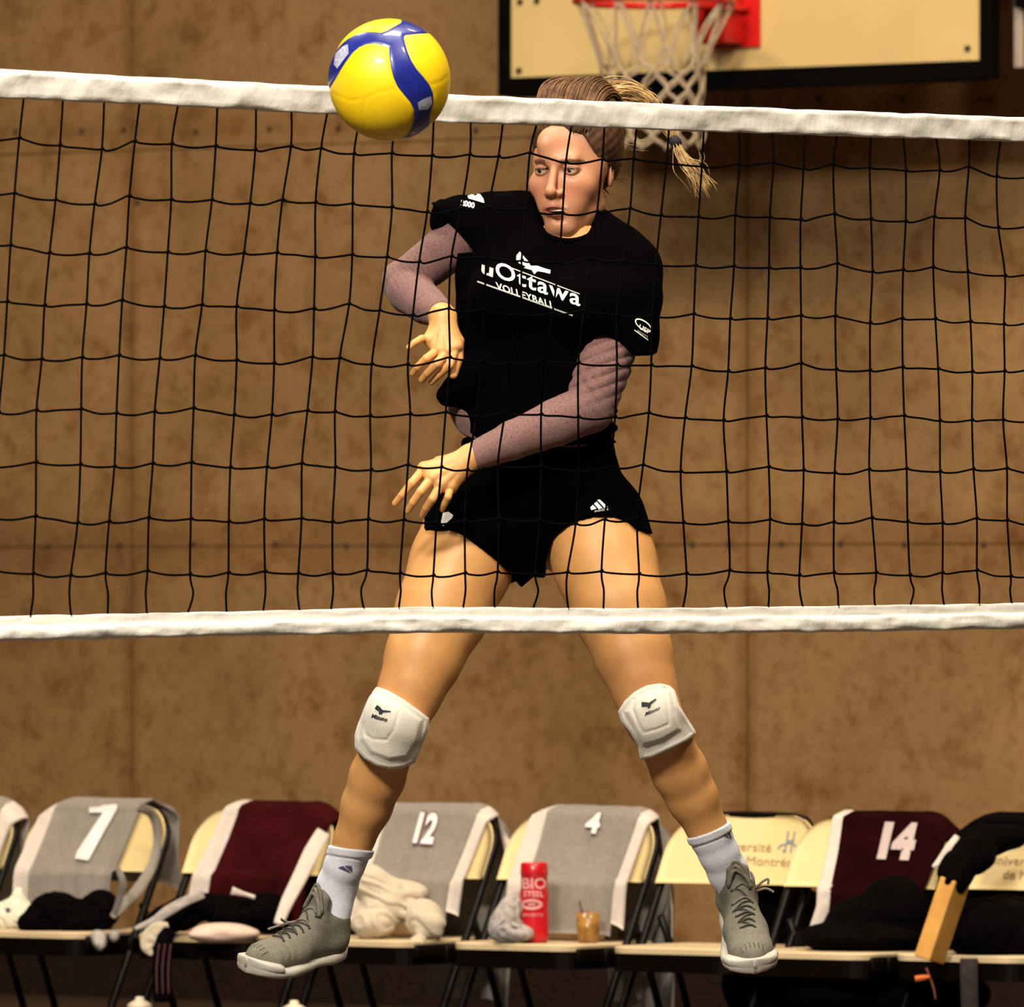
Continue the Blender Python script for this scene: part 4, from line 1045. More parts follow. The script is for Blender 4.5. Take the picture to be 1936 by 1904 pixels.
for q in seams:
    for i in range(len(q) - 1):
        a, c = q[i], q[i + 1]; e = c - a; t = np.clip(((VB[:, 0] - a[0]) * e[0] + (VB[:, 2] - a[1]) * e[1]) / (e @ e), 0, 1)
        gd = np.minimum(gd, np.hypot(VB[:, 0] - a[0] - t * e[0], VB[:, 2] - a[1] - t * e[1]) + .006 + (VB[:, 1] > 0) * 9)
rad = BR - .0016 * np.exp(-(gd / .016) ** 2)
VBr = VB * rad[:, None]
def submesh(name, faces, m):
    us = sorted({i for f in faces for i in f}); mp = {v: k for k, v in enumerate(us)}
    return mk(name, VBr[us], [[mp[i] for i in f] for f in faces], m, ballr)
def comps(faces):
    par = {}
    def fd(a):
        while par.setdefault(a, a) != a: par[a] = par[par[a]]; a = par[a]
        return a
    for f in faces:
        for i in f[1:]: par[fd(f[0])] = fd(i)
    out = {}
    for f in faces: out.setdefault(fd(f[0]), []).append(f)
    return out.values()
M_by = mat('ball_yellow', (0.88, 0.57, 0.006), 0.38, 0.08, 30, bump=0.15, bscale=700, coat=.1)
M_bb = mat('ball_blue', (0.012, 0.020, 0.22), 0.30, 0.3, 30, bump=0.15, bscale=700, coat=.35)
for c in comps(fy): submesh('yellow_panel', c, M_by)
for c in comps(fb_): submesh('blue_panel', c, M_bb)
bpy.context.view_layer.update()
bvb = bvh_of([c for c in ballr.children])
M_bp = mat('ball_print', (0.50, 0.50, 0.58), 0.5, 0.3, 200, col2=(0.22, 0.22, 0.34))
for q_ in (Z5([(1310, 1200), (1400, 1150), (1485, 1120), (1500, 1220), (1440, 1290), (1330, 1300)]), Z5([(215, 700), (240, 560), (330, 470), (400, 440), (410, 560), (330, 660), (260, 760)])):
    print_poly('panel_print', [q_], bvb, M_bp, ballr, .0006)

# ------------------------------------------------------------------ chairs
CHY = 25.9
def chair_pos(px):
    if px == 1600: return chair_pos(1623) + RN * 0.05      # this chair stands a little forward of the row
    a = (px - 968) / FPX; Y = CHY / (1 + a * SA / CA); return Vector((a * Y, Y, 0))
M_cream = mat('chair_cream', (0.68, 0.52, 0.25), 0.45, 0.08, 6, spec=.4)
M_seat = mat('seat_cream', (0.62, 0.47, 0.28), 0.5, 0.12, 6)
M_tube = mat('chair_tube', (0.003, 0.0015, 0.001), 0.35, 0.3, 20, spec=.14)
M_rub = mat('rubber', (0.01, 0.008, 0.007), 0.8)
LEAN = .54
def yb(z): return -.24 + z * LEAN
def hwid(v): return .215 if v < .42 else .215 - .105 * (1 - math.sqrt(max(0, 1 - ((v - .42) / .58) ** 2)))
Z0b, Z1b = .583, .742
def make_chair(loc, label):
    r = root('folding_chair', label, 'chair', loc, -A37, 'folding chairs in a row along the wall')
    # backrest plate, bowed
    V, Fc = [], []; nu, nv = 21, 15
    for side in (0, 1):
        for j in range(nv):
            v = j / (nv - 1) * .995; z = Z0b + (Z1b - Z0b) * v; h = hwid(v)
            for i in range(nu):
                u = -1 + 2 * i / (nu - 1); V.append((u * (h + .012), yb(z) + .022 * (1 - u * u) - .024 + side * .012, z + .012 * v))
    q = nu * nv
    for j in range(nv - 1):
        for i in range(nu - 1):
            a = j * nu + i; Fc.append([a, a + 1, a + nu + 1, a + nu]); Fc.append([q + a, q + a + nu, q + a + nu + 1, q + a + 1])
    def edge(lst):
        for a, b in zip(lst[:-1], lst[1:]): Fc.append([a, q + a, q + b, b])
    edge([j * nu for j in range(nv)]); edge([j * nu + nu - 1 for j in range(nv)][::-1]); edge(list(range(nu))[::-1]); edge([(nv - 1) * nu + i for i in range(nu)])
    mk('backrest', V, Fc, M_cream, r)
    # frame tube: front foot up the back, over the arch, down again
    def side_pts(s):
        p = [(s * .225, yb(0), 0), (s * .225, yb(.3), .3), (s * .225, yb(.55), .55)]
        for k in range(1, 9):
            v = .1 + .9 * k / 8; z = Z0b + (Z1b - Z0b) * v; p.append((s * (hwid(min(v, .999)) + .008), yb(z), z + (.008 if v > .9 else 0)))
        return p
    L = side_pts(-1); Rr = side_pts(1)[::-1]
    tube('frame', smooth_path(L + Rr, 3), .0105, M_tube, r, 8)
    for s in (-1, 1):
        tube('leg', [(s * .203, yb(.50) + .012, .50), (s * .203, .12, .36), (s * .203, .27, .0)], .010, M_tube, r, 8)
        lathe('foot_cap', [(.013, 0), (.013, .03), (.011, .032)], M_rub, r, 12, (s * .225, yb(0) + .006, 0))
        lathe('foot_cap', [(.013, 0), (.013, .03), (.011, .032)], M_rub, r, 12, (s * .203, .262, 0))
        b_ = bmesh.new(); box_bm(b_, (s * .206, -.02, .405), (.012, .34, .035), bev=.004); mkbm('seat_rail', b_, M_tube, r, True)
    for (y, z, hh) in ((.225, .12, .203), (yb(.16), .16, .225)):
        tube('crossbar', [(-hh, y, z), (hh, y, z)], .008, M_tube, r, 8)
    # seat: rounded plate over a dark pan
    def plate(name, x, y0, y1, z0, z1, rc_, m):
        b_ = bmesh.new(); pts = []
        for cx, cyy, a0 in ((x - rc_, y0 + rc_, -90), (x - rc_ * .6, y1 - rc_ * .6, 0), (-x + rc_ * .6, y1 - rc_ * .6, 90), (-x + rc_, y0 + rc_, 180)):
            rr_ = rc_ if cyy < 0 else rc_ * .6
            for k in range(7):
                a = math.radians(a0 + 15 * k); pts.append((cx + rr_ * math.cos(a), cyy + rr_ * math.sin(a)))
        lo = [b_.verts.new((p[0] * .985, p[1], z0)) for p in pts]; mi = [b_.verts.new((p[0], p[1], z1 - .004)) for p in pts]; hi = [b_.verts.new((p[0] * .98, p[1] * .98, z1)) for p in pts]
        n = len(pts)
        for A_, B_ in ((lo, mi), (mi, hi)):
            for k in range(n): b_.faces.new([A_[k], A_[(k + 1) % n], B_[(k + 1) % n], B_[k]])
        b_.faces.new(hi); b_.faces.new(lo[::-1]); return mkbm(name, b_, m, r, False)
    plate('seat', .195, -.205, .17, .415, .432, .06, M_seat)
    plate('seat_pan', .196, -.203, .165, .370, .4145, .06, M_tube)
    return r
labels = {-150: 'folding chair cut off by the left edge of the picture, grey jersey over its back',
    135: 'folding chair in front of the wall seam with a grey jersey numbered 7 on it', 450: 'cream folding chair under the maroon jersey with plain maroon back',
    750: 'folding chair under the grey jersey numbered 12', 1052: 'folding chair under the grey jersey numbered 4, red bottle on seat',
    1355: 'bare cream folding chair with lettered backrest and empty seat', 1600: 'cream folding chair under the maroon jersey numbered 14',
    1893: 'folding chair at the right edge under a black jacket'}
CH = {}
for px, lb in labels.items(): CH[px] = make_chair(chair_pos(px), lb)
bpy.context.view_layer.update()
M_letter = mat('letter_brown', (0.30, 0.20, 0.10), 0.7, 0.1); M_letterb = mat('letter_blue', (0.20, 0.22, 0.25), 0.7, 0.1)
def back_bvh(c): return bvh_of([o for o in c.children if o.name.startswith('backrest')])
c5 = CH[1355]; bk = back_bvh(c5)
print_text('backrest_lettering', 'Université', (1352, 1606), (106, 5), (3, -24), bk, M_letter, c5, step=5)
print_text('backrest_lettering', 'de', (1378, 1632), (20, 1), (3, -24), bk, M_letter, c5, step=5)
print_text('backrest_lettering', 'Montréal', (1411, 1635), (90, 4), (3, -24), bk, M_letter, c5, step=5)
pl = []
for x0, y0, x1, y1 in ((1491, 1571, 1484, 1612), (1503, 1572, 1495, 1612), (1471, 1606, 1476, 1598), (1476, 1598, 1485, 1597), (1486, 1594, 1503, 1596), (1503, 1596, 1507, 1612), (1480, 1606, 1483, 1612), (1488, 1590, 1502, 1590)):
    d = Vector((x1 - x0, y1 - y0)); n = Vector((-d.y, d.x)).normalized() * 1.6; pl.append([(x0 + n.x, y0 + n.y), (x1 + n.x, y1 + n.y), (x1 - n.x, y1 - n.y), (x0 - n.x, y0 - n.y)])
print_poly('backrest_emblem', pl, bk, M_letterb, c5, step=8)
c7 = CH[1893]; bk = back_bvh(c7)
print_text('backrest_lettering', 'Université', (1868, 1633), (106, 5), (3, -24), bk, M_letter, c7, step=5)
print_text('backrest_lettering', 'de Montréal', (1896, 1661), (120, 5), (3, -24), bk, M_letter, c7, step=5)

# ------------------------------------------------------------------ jerseys draped over the chair backs
M_jg = mat('jersey_grey', (0.235, 0.200, 0.168), 0.85, 0.15, 60, bump=0.25, bscale=300, sheen=.2)
M_jm = mat('jersey_maroon', (0.042, 0.0018, 0.0030), 0.85, 0.5, 8, bump=0.25, bscale=300, spec=.06)
M_jw = mat('jersey_white', (0.60, 0.51, 0.45), 0.85, 0.1, 60, bump=0.25, bscale=300, sheen=.2)
M_bk = mat('black_cloth', (0.0020, 0.0013, 0.0014), 0.95, 0.3, 60, bump=0.3, bscale=200, spec=.03)
def crest(x):
    ax = abs(x)
    if ax < .112: return .771 - .25 * (ax * .25) ** 2
    if ax < .236: return .772 - .098 * (1 - math.sqrt(max(0, 1 - ((ax - .112) / .126) ** 2)))
    return .674 - (ax - .236) * 2.2
def drape(name, parent, x0f, x1f, qf, qb, m, seed, amp=.010, gap=.022, x0b=None, x1b=None, nx=26):
    """cloth strip between x0f(q)..x1f(q) (functions of the distance from the crest, front q>0, back q<0), hanging over the chair back"""
    V, Fc = [], []; x0b = x0b or x0f; x1b = x1b or x1f
    qs = list(np.linspace(-qb, 0, 18)) + list(np.linspace(0, qf, 26))[1:]
    def pt(x, q, off):
        zc = crest(x); w_ = noise.noise((x * 11, q * 5, seed)) + .6 * noise.noise((x * 26, q * 9, seed + 4))
        ramp_ = min(1, abs(q) / .12)
        if q >= 0:
            z = zc - q; zz = max(z, Z0b); y = yb(min(zz, .742)) - gap - .014 - (Z0b - z) * .10 * (z < Z0b)
            if z > Z0b: y += .014 * (1 - (x / .215) ** 2) * min(1, q / .10)
            y -= amp * (w_ * ramp_ + .3); 
        else:
            z = zc + q; y = yb(zc) + .034 + amp * (w_ * ramp_ + .5) - .06 * 0
        if abs(q) < .022: y = y + (yb(zc) + .004 - y) * (1 - abs(q) / .022) ** 2
        return Vector((x + .006 * w_ * ramp_, y, z + .002 * w_))
    for off in (0, 1):
        for q in qs:
            a, b = (x0f(q), x1f(q)) if q >= 0 else (x0b(-q), x1b(-q))
            for i in range(nx):
                x = a + (b - a) * i / (nx - 1); p = pt(x, q, 0)
                if off: p = p + Vector((0, .0025 if q > 0 else -.0025, -.0025 if abs(q) < .05 else 0))
                V.append(tuple(p))
    nq = len(qs); Q = nq * nx
    for j in range(nq - 1):
        for i in range(nx - 1):
            a = j * nx + i; Fc.append([a, a + 1, a + nx + 1, a + nx]); Fc.append([Q + a, Q + a + nx, Q + a + nx + 1, Q + a + 1])
    def edge(lst):
        for a, b in zip(lst[:-1], lst[1:]): Fc.append([a, Q + a, Q + b, b])
    edge([j * nx for j in range(nq)]); edge([j * nx + nx - 1 for j in range(nq)][::-1]); edge(list(range(nx))[::-1]); edge([(nq - 1) * nx + i for i in range(nx)])
    return mk(name, V, Fc, m, parent)
L1 = lambda a, b, L: (lambda q: a + (b - a) * min(1, q / L))
def jersey(px, label, m, seed, fx, qf, qb, wl, wr, back=None):
    c = chair_pos(px); r = root('jersey', label, 'jersey', c, -A37, None)
    a, b = fx
    bx0, bx1 = back if back else (a, b)
    drape('jersey_body', r, a, b, qf, qb, m, seed, x0b=bx0, x1b=bx1)
    if wl: drape('side_panel', r, wl, lambda q: a(q) + .004, qf * .97, qb * .8, M_jw, seed, gap=.0205, nx=7, x0b=lambda q: bx0(q) - .05, x1b=bx0)
    if wr: drape('side_panel', r, lambda q: b(q) - .004, wr, qf * .9, qb * .8, M_jw, seed, gap=.0205, nx=7, x0b=bx1, x1b=lambda q: bx1(q) + .04)
    return r
def ribbon(name, pts, m, parent, th=.004, lab=None, cat=None, waves=.004):
    """soft strip along (px, py, Y, half width px) stations, closed and thick"""
    V, Fc = [], []; P4 = smooth_path([(p[0], p[1], p[2] * 100) for p in pts], 6); Wd = np.interp(np.linspace(0, 1, len(P4)), np.linspace(0, 1, len(pts)), [p[3] for p in pts]); n = 7
    for i, p in enumerate(P4):
        t = (Vector((P4[min(i + 1, len(P4) - 1)].x, P4[min(i + 1, len(P4) - 1)].y)) - Vector((P4[max(i - 1, 0)].x, P4[max(i - 1, 0)].y))).normalized(); nn = Vector((-t.y, t.x))
        for s_ in (-1, 1):
            for k in range(n):
                u = (-1 + 2 * k / (n - 1)) * s_
                Yv = p.z / 100 + s_ * th * (1 - .9 * u * u) + waves * noise.noise((u * 1.5, i * .35, len(pts)))
                V.append(tuple(W(p.x + nn.x * u * Wd[i], p.y + nn.y * u * Wd[i], Yv)))
    N = 2 * n
    for i in range(len(P4) - 1):
        for k in range(N):
            k2 = (k + 1) % N; Fc.append([i * N + k, i * N + k2, (i + 1) * N + k2, (i + 1) * N + k])
    Fc.append(list(range(N))[::-1]); Fc.append([(len(P4) - 1) * N + k for k in range(N)])
    o = mk(name, V, Fc, m, parent, True, world=parent is not None)
    if lab: tag(o, lab, cat)
    return o
def cY(px): return chair_pos(px).y
j0 = jersey(-150, 'grey jersey over the chair back cut off by the left edge', M_jg, 1.5, (L1(-.20, -.19, .2), L1(.175, .17, .25)), .28, .30, L1(-.235, -.225, .2), L1(.225, .215, .2))
j1 = jersey(135, 'grey jersey with a white 7 draped over a chair back', M_jg, 2.5, (L1(-.155, -.175, .2), L1(.13, .10, .22)), .265, .22, L1(-.20, -.225, .15), None, (L1(-.15, -.1, .2), L1(.20, .20, .2)))
ribbon('armhole_strap', [(262, 1526, cY(250) - .10, 9), (288, 1540, cY(250) - .02, 9), (298, 1580, cY(250), 8), (290, 1630, cY(250) - .02, 9), (262, 1680, cY(250) - .08, 11), (226, 1718, cY(250) - .12, 9), (212, 1734, cY(250) - .16, 5)], M_jg, j1)
ribbon('armhole_strap', [(222, 1640, cY(250) - .26, 5), (232, 1668, cY(250) - .26, 7), (226, 1700, cY(250) - .24, 7), (216, 1730, cY(250) - .22, 5)], M_jg, j1)
j2 = jersey(450, 'plain maroon jersey draped over the chair left of the raised shoe', M_jm, 3.5, (L1(-.095, -.125, .25), L1(.215, .19, .25)), .30, .34, L1(-.145, -.195, .25), None)
ribbon('side_panel', [(612, 1572, cY(560) - .08, 13), (590, 1610, cY(560) - .14, 15), (566, 1660, cY(560) - .18, 14), (543, 1705, cY(560) - .22, 12), (526, 1748, cY(560) - .25, 9)], M_jw, j2)
ribbon('side_panel', [(438, 1684, cY(450) - .22, 8), (460, 1690, cY(450) - .22, 4), (482, 1697, cY(450) - .22, 4)], M_jw, j2)
j3 = jersey(750, 'grey jersey with a white 12 over a chair back behind the lifted sock', M_jg, 4.5, (L1(-.13, -.125, .25), L1(.165, .135, .25)), .30, .50, L1(-.185, -.195, .25), L1(.20, .175, .25), (L1(-.08, -.06, .4), L1(.235, .22, .3)))
j4 = jersey(1052, 'grey jersey with a white 4 draped behind the red bottle', M_jg, 5.5, (L1(-.125, -.125, .25), L1(.165, .15, .25)), .32, .62, L1(-.175, -.185, .25), L1(.20, .19, .2), (L1(.0, .06, .5), L1(.25, .27, .3)))
ribbon('jersey_fold', [(1226, 1600, cY(1120) + .06, 12), (1243, 1650, cY(1120) + .08, 18), (1252, 1690, cY(1120) + .10, 14), (1234, 1735, cY(1120) + .12, 14), (1214, 1790, cY(1120) + .12, 13), (1206, 1850, cY(1120) + .12, 7), (1210, 1890, cY(1120) + .12, 5)], M_jg, j4)
j6 = jersey(1600, 'maroon jersey with white 14 over a chair back', mat('jersey_dark_maroon', (0.016, 0.0012, 0.0018), 0.9, 0.5, 8, bump=0.25, bscale=300, spec=.03), 6.5, (L1(-.105, -.075, .25), L1(.225, .20, .2)), .33, .34, L1(-.135, -.115, .20), None)
ribbon('side_panel', [(1810, 1580, cY(1700) - .16, 5), (1797, 1602, cY(1700) - .18, 10), (1780, 1625, cY(1700) - .19, 8), (1764, 1640, cY(1700) - .20, 3)], M_jw, j6)
ribbon('hanging_strap', [(1568, 1684, cY(1560) - .02, 13), (1556, 1720, cY(1560) - .02, 14), (1540, 1760, cY(1560) - .02, 11), (1533, 1780, cY(1560) - .02, 4)], M_jw, j6)
bpy.context.view_layer.update()
def jb(j): return bvh_of([o for o in j.children if 'print' not in o.name])
M_num = mat('number_white', (0.80, 0.74, 0.72), 0.7, 0.05)
M_numo = mat('number_outline', (0.16, 0.085, 0.07), 0.7, 0.1)
def number(polys, j, outline=0):
    bj = jb(j)
    if outline:
        op = []
        for pl in polys:
            cx = sum(p[0] for p in pl) / len(pl); cyy = sum(p[1] for p in pl) / len(pl)
            op.append([(p[0] + outline * (1 if p[0] > cx else -1), p[1] + outline * (1 if p[1] > cyy else -1) * .7) for p in pl])
        print_poly('number_outline', op, bj, M_numo, j, .0035, 8)
    print_poly('number', polys, bj, M_num, j, .006, 8)
number([[(170, 1526), (222, 1523), (222, 1531), (168, 1628), (143, 1624), (148, 1610), (196, 1537), (170, 1537)]], j1)
def numtext(txt, org, ux, uy, j):
    bj = jb(j)
    if j is not j6: print_text('number_outline', txt, org, ux, uy, bj, M_numo, j, .0035, 8, .085)
    print_text('number', txt, org, ux, uy, bj, M_num if j is not j6 else mat('number_pink', (.50, .39, .37), .7, .05), j, .006, 8, .045 if j is not j6 else .07)
numtext('12', (782, 1591), (38, 3), (20, -76), j3)
numtext('4', (1105, 1573), (27, 2), (13, -50), j4)
numtext('14', (1660, 1619), (66, 3), (20, -86), j6)


# ------------------------------------------------------------------ loose things on and around the chairs
def lump(name, blobs, m, label, cat, seed, amp=.006, freq=60, parent=None, h=.004, k=.03, sharp=True):
    lo = np.array([1e9] * 3); hi = -lo; B = []
    for px, py, Y, rx, ry, rz in blobs:
        c = np.array(W(px, py, Y)); B.append((c, (rx, ry, rz))); lo = np.minimum(lo, c - np.array((rx, ry, rz)) - .03); hi = np.maximum(hi, c + np.array((rx, ry, rz)) + .03)
    v = Vol(lo, hi, h)
    for c, r_ in B: v.ell(c, r_, k)
    sl, X = v.full(); s1 = sines(X, freq, seed) * 2; s2 = sines(X, freq * .6, seed + 9) * 3
    v.D = v.D + (amp * (1 - 1.6 * np.abs(np.sin(s1 * 2.2 + s2))) if sharp else amp * s1).astype(np.float32)
    zf = float(lo[2] + .028); 
    V, Fc = v.mesh()
    o = mk(name, V, Fc, m, parent, True, world=parent is not None)
    if label: tag(o, label, cat)
    return o
M_wt = mat('towel_white', (0.56, 0.46, 0.34), 0.95, 0.1, 30, bump=0.5, bscale=260, sheen=.3)
M_gc = mat('cloth_grey', (0.40, 0.35, 0.33), 0.9, 0.2, 60, bump=0.3, bscale=200)
def py_seat(px, y=-.1):      # pixel row of the seat top at a pixel column
    Y = chair_pos(px).y + y * .8; return HOR + (CAMZ - .432) * FPX / Y
SY = lambda px: chair_pos(px).y
lump('towel', [(700, 1672, SY(750) - .10, .045, .05, .05), (735, 1705, SY(750) - .08, .060, .08, .062), (705, 1745, SY(750) - .12, .055, .07, .045), (775, 1690, SY(750) - .06, .045, .05, .03), (800, 1735, SY(750) - .16, .045, .06, .050), (822, 1750, SY(750) - .18, .024, .04, .034), (790, 1785, SY(750) - .22, .020, .02, .022)], M_wt, 'crumpled white towel on the seat below the jersey numbered 12', 'towel', 3, .0036, 70)
lump('cloth', [(960, 1735, SY(1052) - .12, .026, .05, .048), (945, 1755, SY(1052) - .12, .026, .05, .034), (975, 1710, SY(1052) - .08, .020, .04, .03), (985, 1765, SY(1052) - .14, .030, .05, .018)], M_gc, 'crumpled pale grey cloth left of the red bottle', 'cloth', 5, .006, 120)
lump('jacket', [(105, 1720, SY(135) - .08, .065, .10, .045), (150, 1745, SY(135) - .10, .070, .10, .032), (190, 1720, SY(135) - .06, .050, .08, .050), (70, 1745, SY(135) - .10, .05, .08, .03)], M_bk, 'black jacket heaped on the seat below the jersey numbered 7', 'jacket', 7, .006, 110)
lump('cloth', [(185, 1772, SY(135) - .26, .020, .03, .018), (188, 1788, SY(135) - .28, .012, .02, .012), (216, 1770, SY(135) - .2, .012, .03, .016)], M_gc, 'grey cloth corner hanging off the seat under the black jacket', 'cloth', 8, .003, 80)
M_sn = mat('sneaker_white', (0.66, 0.62, 0.50), 0.6, 0.15, 30)
sn = root('sneaker', 'crumpled white sneaker with black marks on the leftmost seat', 'shoe', W(60, 1765, SY(-150) - .12))
lump('upper', [(40, 1735, SY(0) - .10, .055, .05, .036), (75, 1745, SY(0) - .14, .038, .045, .028), (35, 1700, SY(0) - .08, .018, .03, .03), (104, 1752, SY(0) - .14, .020, .04, .018), (5, 1735, SY(0) - .10, .04, .05, .038)], M_sn, None, None, 9, .004, 110, parent=sn, h=.003)
bpy.context.view_layer.update(); bsn = bvh_of(list(sn.children))
M_mk = mat('mark_black', (0.012, 0.014, 0.016), 0.6)
print_poly('mark', [[(38, 1736), (46, 1728), (54, 1726), (52, 1732), (45, 1735), (47, 1746), (47, 1751), (42, 1746)], [(76, 1738), (82, 1737), (79, 1748), (75, 1748)], [(92, 1742), (96, 1741), (96, 1758), (92, 1758)], [(104, 1743), (108, 1743), (108, 1760), (104, 1760)], [(10, 1718), (18, 1716), (20, 1724), (12, 1726)]], bsn, M_mk, sn, .0012, 5)
lump('jacket', [(330, 1735, SY(450) - .12, .060, .09, .036), (390, 1712, SY(450) - .10, .085, .09, .030), (450, 1730, SY(450) - .14, .080, .09, .034), (505, 1725, SY(450) - .10, .06, .08, .05), (290, 1755, SY(450) - .18, .030, .06, .030)], M_bk, 'black jacket spread over the seat below the plain maroon jersey', 'jacket', 11, .006, 110)
lump('cushion', [(415, 1762, SY(450) - .26, .060, .04, .022), (450, 1765, SY(450) - .26, .055, .04, .018), (385, 1768, SY(450) - .27, .040, .04, .012)], mat('pad_pink', (0.66, 0.47, 0.38), .9, .1, 30, bump=.3, bscale=200), 'flat pinkish pad sticking out under the black jacket', 'cushion', 12, .0015, 30, sharp=False)
cg = ribbon('cloth', [(385, 1690, SY(450) - .20, 8), (350, 1704, SY(450) - .24, 9), (318, 1722, SY(450) - .26, 10), (290, 1742, SY(450) - .27, 8), (255, 1756, SY(450) - .28, 4)], M_gc, None, lab='grey sleeve trailing left off the seat beside the maroon jersey', cat='cloth')
ribbon('cloth', [(318, 1748, SY(450) - .30, 4), (300, 1756, SY(450) - .30, 14), (285, 1772, SY(450) - .30, 18), (278, 1790, SY(450) - .30, 12), (288, 1806, SY(450) - .30, 3)], M_wt, None, lab='small pale cloth hanging from the front of the seat beside the striped trousers', cat='cloth')
tr = root('trousers', 'black trousers with thin maroon stripes hanging below a seat', 'trousers', W(312, 1900, SY(450) - .30))
ribbon('trouser_leg', [(320, 1755, SY(450) - .29, 14), (308, 1790, SY(450) - .31, 17), (306, 1840, SY(450) - .31, 18), (308, 1895, SY(450) - .31, 17)], M_bk, tr, .02)
M_str = mat('stripe_maroon', (0.07, 0.018, 0.03), .8)
for dx in (-11, 0, 11):
    ribbon('stripe', [(312 + dx, 1785, SY(450) - .345, 1.5), (307 + dx, 1830, SY(450) - .345, 1.6), (308 + dx, 1880, SY(450) - .345, 1.3)], M_str, tr, .001, waves=0)
# red bottle
pb = W(1010, 1783, SY(1052) - .10); pb.z = .433
rb = root('water_bottle', 'tall red squeeze bottle with white lettering on a chair seat', 'bottle', pb)
M_rb = mat('bottle_red', (0.50, 0.004, 0.012), 0.35, 0.12, 10, coat=.2)
sB = FPX / pb.y; bh = (1783 - 1632) / sB
prof = [(.030, 0), (.0355, .004), (.0365, .02), (.0365, .070), (.0345, .090), (.0365, .105), (.0365, .125), (.0335, .140), (.0335, bh - .034), (.0345, bh - .032)]
lathe('bottle_body', prof, M_rb, rb, 28)
lathe('cap', [(.0345, bh - .032), (.0350, bh - .028), (.0340, bh - .004), (.031, bh), (.010, bh)], M_rb, rb, 28)
bpy.context.view_layer.update(); bv = bvh_of([o for o in rb.children])
M_pk = mat('print_pink', (0.78, 0.34, 0.34), .6, .2, 300)
print_text('bottle_lettering', 'BIO', (988, 1680), (44, 0), (0, -28), bv, M_pk, rb, bold=.02, step=5)
print_text('bottle_lettering', 'STEEL', (990, 1695), (38, 1), (0, -15), bv, M_pk, rb, bold=.02, step=5)
el = [(1005 + 21 * math.cos(t), 1710 + 10 * math.sin(t)) for t in np.linspace(0, 2 * math.pi, 25)]; el2 = [(1005 + 14 * math.cos(t), 1710 + 5 * math.sin(t)) for t in np.linspace(0, 2 * math.pi, 25)]
print_poly('bottle_emblem', [[el[i], el[i + 1], el2[i + 1], el2[i]] for i in range(24)] + [[(998, 1708), (1012, 1708), (1012, 1712), (998, 1712)]], bv, M_pk, rb, step=6)
print_text('bottle_lettering', 'SPORTS', (986, 1733), (40, 0), (0, -8), bv, M_pk, rb, step=5)
# amber cup
pc = W(1112, 1788, SY(1052) - .12); pc.z = .433
cup = root('plastic_cup', 'small amber plastic cup behind the dark chair tube, right of the red bottle', 'cup', pc)
M_amb = mat('amber', (0.38, 0.19, 0.04), 0.25, 0.5, 40, col2=(.16, .07, .015))
lathe('cup_body', [(.022, 0), (.026, .003), (.031, .075), (.029, .075), (.024, .006), (.002, .006)], M_amb, cup, 22)
tube('straw', [(.0, 0, .01), (-.012, 0, .06), (-.022, 0, .105)], .003, mat('straw_brown', (.08, .03, .01), .5), cup, 8)
# wooden block leaning between the last two chairs
wb = bpy.data.objects.new('tmp', None)
A0, B0 = W(1745, 1812, SY(1700) - .42), W(1795, 1662, SY(1700) - .42)
axz = (B0 - A0).normalized(); ax1 = Vector((math.cos(.55), -math.sin(.55), 0)); ax1 = (ax1 - axz * ax1.dot(axz)).normalized(); ax2 = axz.cross(ax1)
R3 = Matrix((ax1, ax2, axz)).transposed()
b_ = bmesh.new(); box_bm(b_, (A0 + B0) / 2 + ax2 * .03, (.045, .075, (B0 - A0).length), R3, bev=.003)
bpy.data.objects.remove(wb)
tag(mkbm('wooden_block', b_, mat('pine', (0.62, 0.32, 0.07), 0.6, 0.3, 14, bump=.2, col2=(.50, .23, .045)), None), 'orange-brown wooden block leaning between the last two chairs', 'block')
# black jackets right
jk = root('jacket', 'black jacket draped over the last chair back on the right', 'jacket', chair_pos(1893), -A37)
drape('jacket_body', jk, lambda q: -.245, lambda q: .24, .055, .34, M_bk, 9.5, amp=.014, gap=.02)
lump('jacket_sleeve', [(1862, 1590, SY(1893) - .06, .055, .06, .040), (1838, 1612, SY(1893) - .12, .048, .06, .042), (1812, 1640, SY(1893) - .18, .040, .05, .045), (1800, 1665, SY(1893) - .20, .036, .05, .040), (1850, 1625, SY(1893) - .14, .036, .04, .034), (1905, 1582, SY(1893) - .02, .05, .05, .03)], M_bk, None, None, 21, .004, 30, parent=jk)
lump('sports_bag', [(1640, 1740, SY(1600) + .02, .10, .12, .06), (1700, 1720, SY(1600) - .02, .10, .10, .085), (1560, 1770, SY(1600) - .02, .06, .10, .03), (1640, 1775, SY(1600) - .08, .14, .10, .03)], M_bk, 'black sports bag on the seat below the maroon jersey numbered 14', 'bag', 22, .003, 30)
lump('sports_bag', [(1860, 1760, SY(1893) - .10, .10, .12, .07), (1930, 1770, SY(1893) - .06, .12, .12, .08), (1900, 1730, SY(1893) + .05, .12, .10, .05)], M_bk, 'black bag on the seat of the last chair on the right', 'bag', 23, .003, 30)
lump('sports_bag', [(1480, 1745, SY(1480) + .30, .12, .06, .10), (1470, 1850, SY(1480) + .30, .14, .08, .16), (1520, 1800, SY(1480) + .30, .12, .08, .14)], M_bk, 'large black bag behind the two chairs beside the left shoe', 'bag', 24, .003, 20, h=.006)
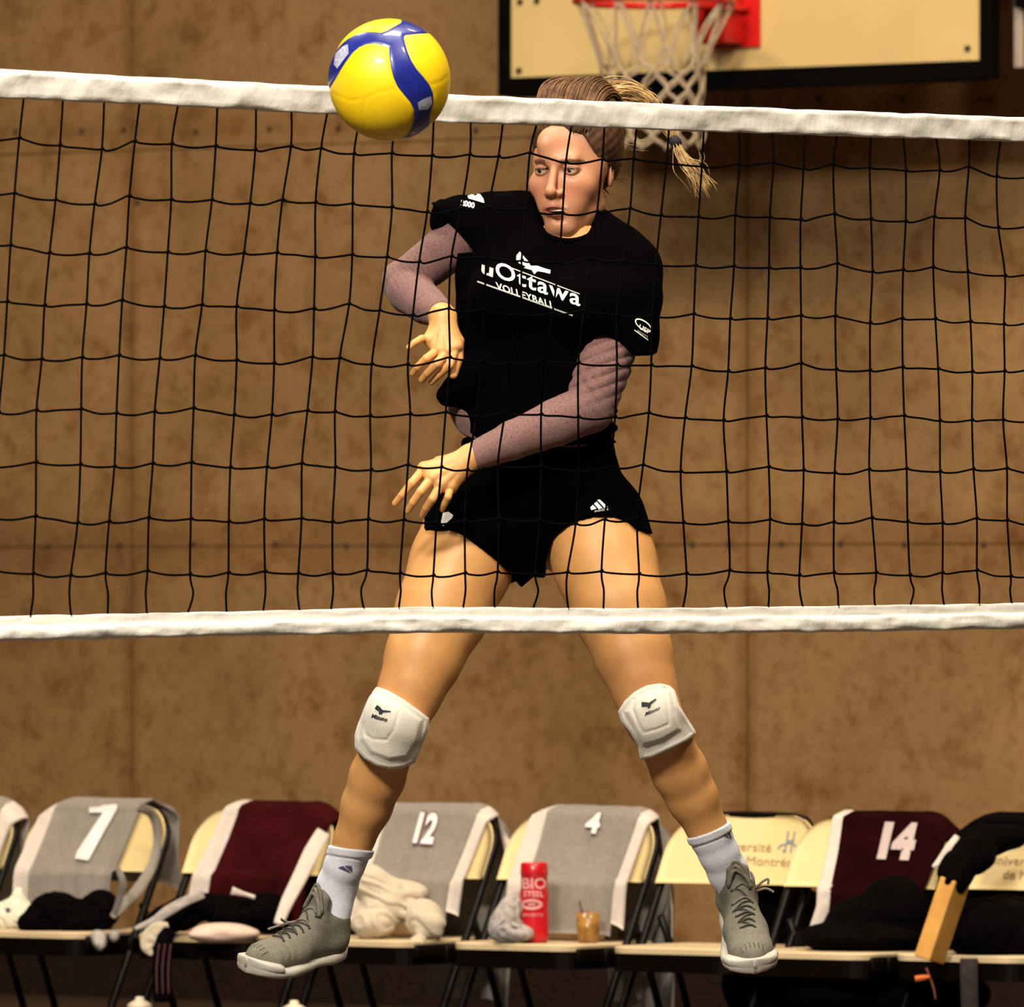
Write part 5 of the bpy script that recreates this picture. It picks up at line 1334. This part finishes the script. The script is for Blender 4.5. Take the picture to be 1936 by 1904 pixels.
lump('sports_bag', [(1600, 1875, SY(1600) - .02, .15, .14, .07), (1700, 1870, SY(1600) - .02, .13, .14, .08), (1780, 1880, SY(1700) - .02, .12, .12, .07), (1500, 1880, SY(1500) - .0, .12, .12, .05)], M_bk, 'long black bag on the floor beneath the maroon 14 jersey chair', 'bag', 25, .003, 20, h=.006)
ob = root('strap', 'orange strap hanging under the wooden block', 'strap', W(1752, 1900, SY(1700) - .40))
M_or = mat('orange_strap', (0.55, 0.11, 0.01), .6, .2)
ribbon('buckle', [(1730, 1851, SY(1700) - .44, 6), (1745, 1849, SY(1700) - .44, 6), (1758, 1847, SY(1700) - .44, 3)], M_or, ob, .006, waves=0)
ribbon('tail', [(1751, 1830, SY(1700) - .43, 2.5), (1757, 1846, SY(1700) - .43, 2), (1765, 1868, SY(1700) - .43, 2), (1769, 1890, SY(1700) - .43, 1.5)], mat('strap_brown', (0.16, 0.05, 0.03), .7), ob, .003, waves=0)
ribbon('towel', [(1832, 1812, SY(1893) - .22, 17), (1832, 1850, SY(1893) - .22, 17), (1834, 1920, SY(1893) - .20, 16)], mat('dark_grey_cloth', (0.035, 0.022, 0.024), .9, .3, 50), None, .008, lab='dark grey cloth hanging below the seat of the last chair', cat='cloth')
# two white sports bottles on the floor, their tops just in view
M_wb = mat('bottle_white', (0.70, 0.58, 0.42), 0.4, 0.1)
for px, lb in ((264, 'white sports bottle on the floor below the striped trousers, only its cap in view'), (556, 'white sports bottle on the floor below the raised toe of the shoe')):
    p = W(px, 1900, 26.2 if px < 400 else 25.9); p.z = 0
    r = root('sports_bottle', lb, 'bottle', p, 0, None); zt_ = CAMZ - ((1884 if px < 400 else 1891) - HOR) * p.y / FPX
    lathe('bottle_body', [(.030, 0), (.034, .004), (.034, zt_ - .10), (.033, zt_ - .06), (.030, zt_ - .034)], M_wb, r, 20)
    lathe('cap', [(.031, zt_ - .034), (.031, zt_ - .020), (.018, zt_ - .012), (.012, zt_ - .010), (.011, zt_ - .002), (.006, zt_)], M_wb, r, 20)
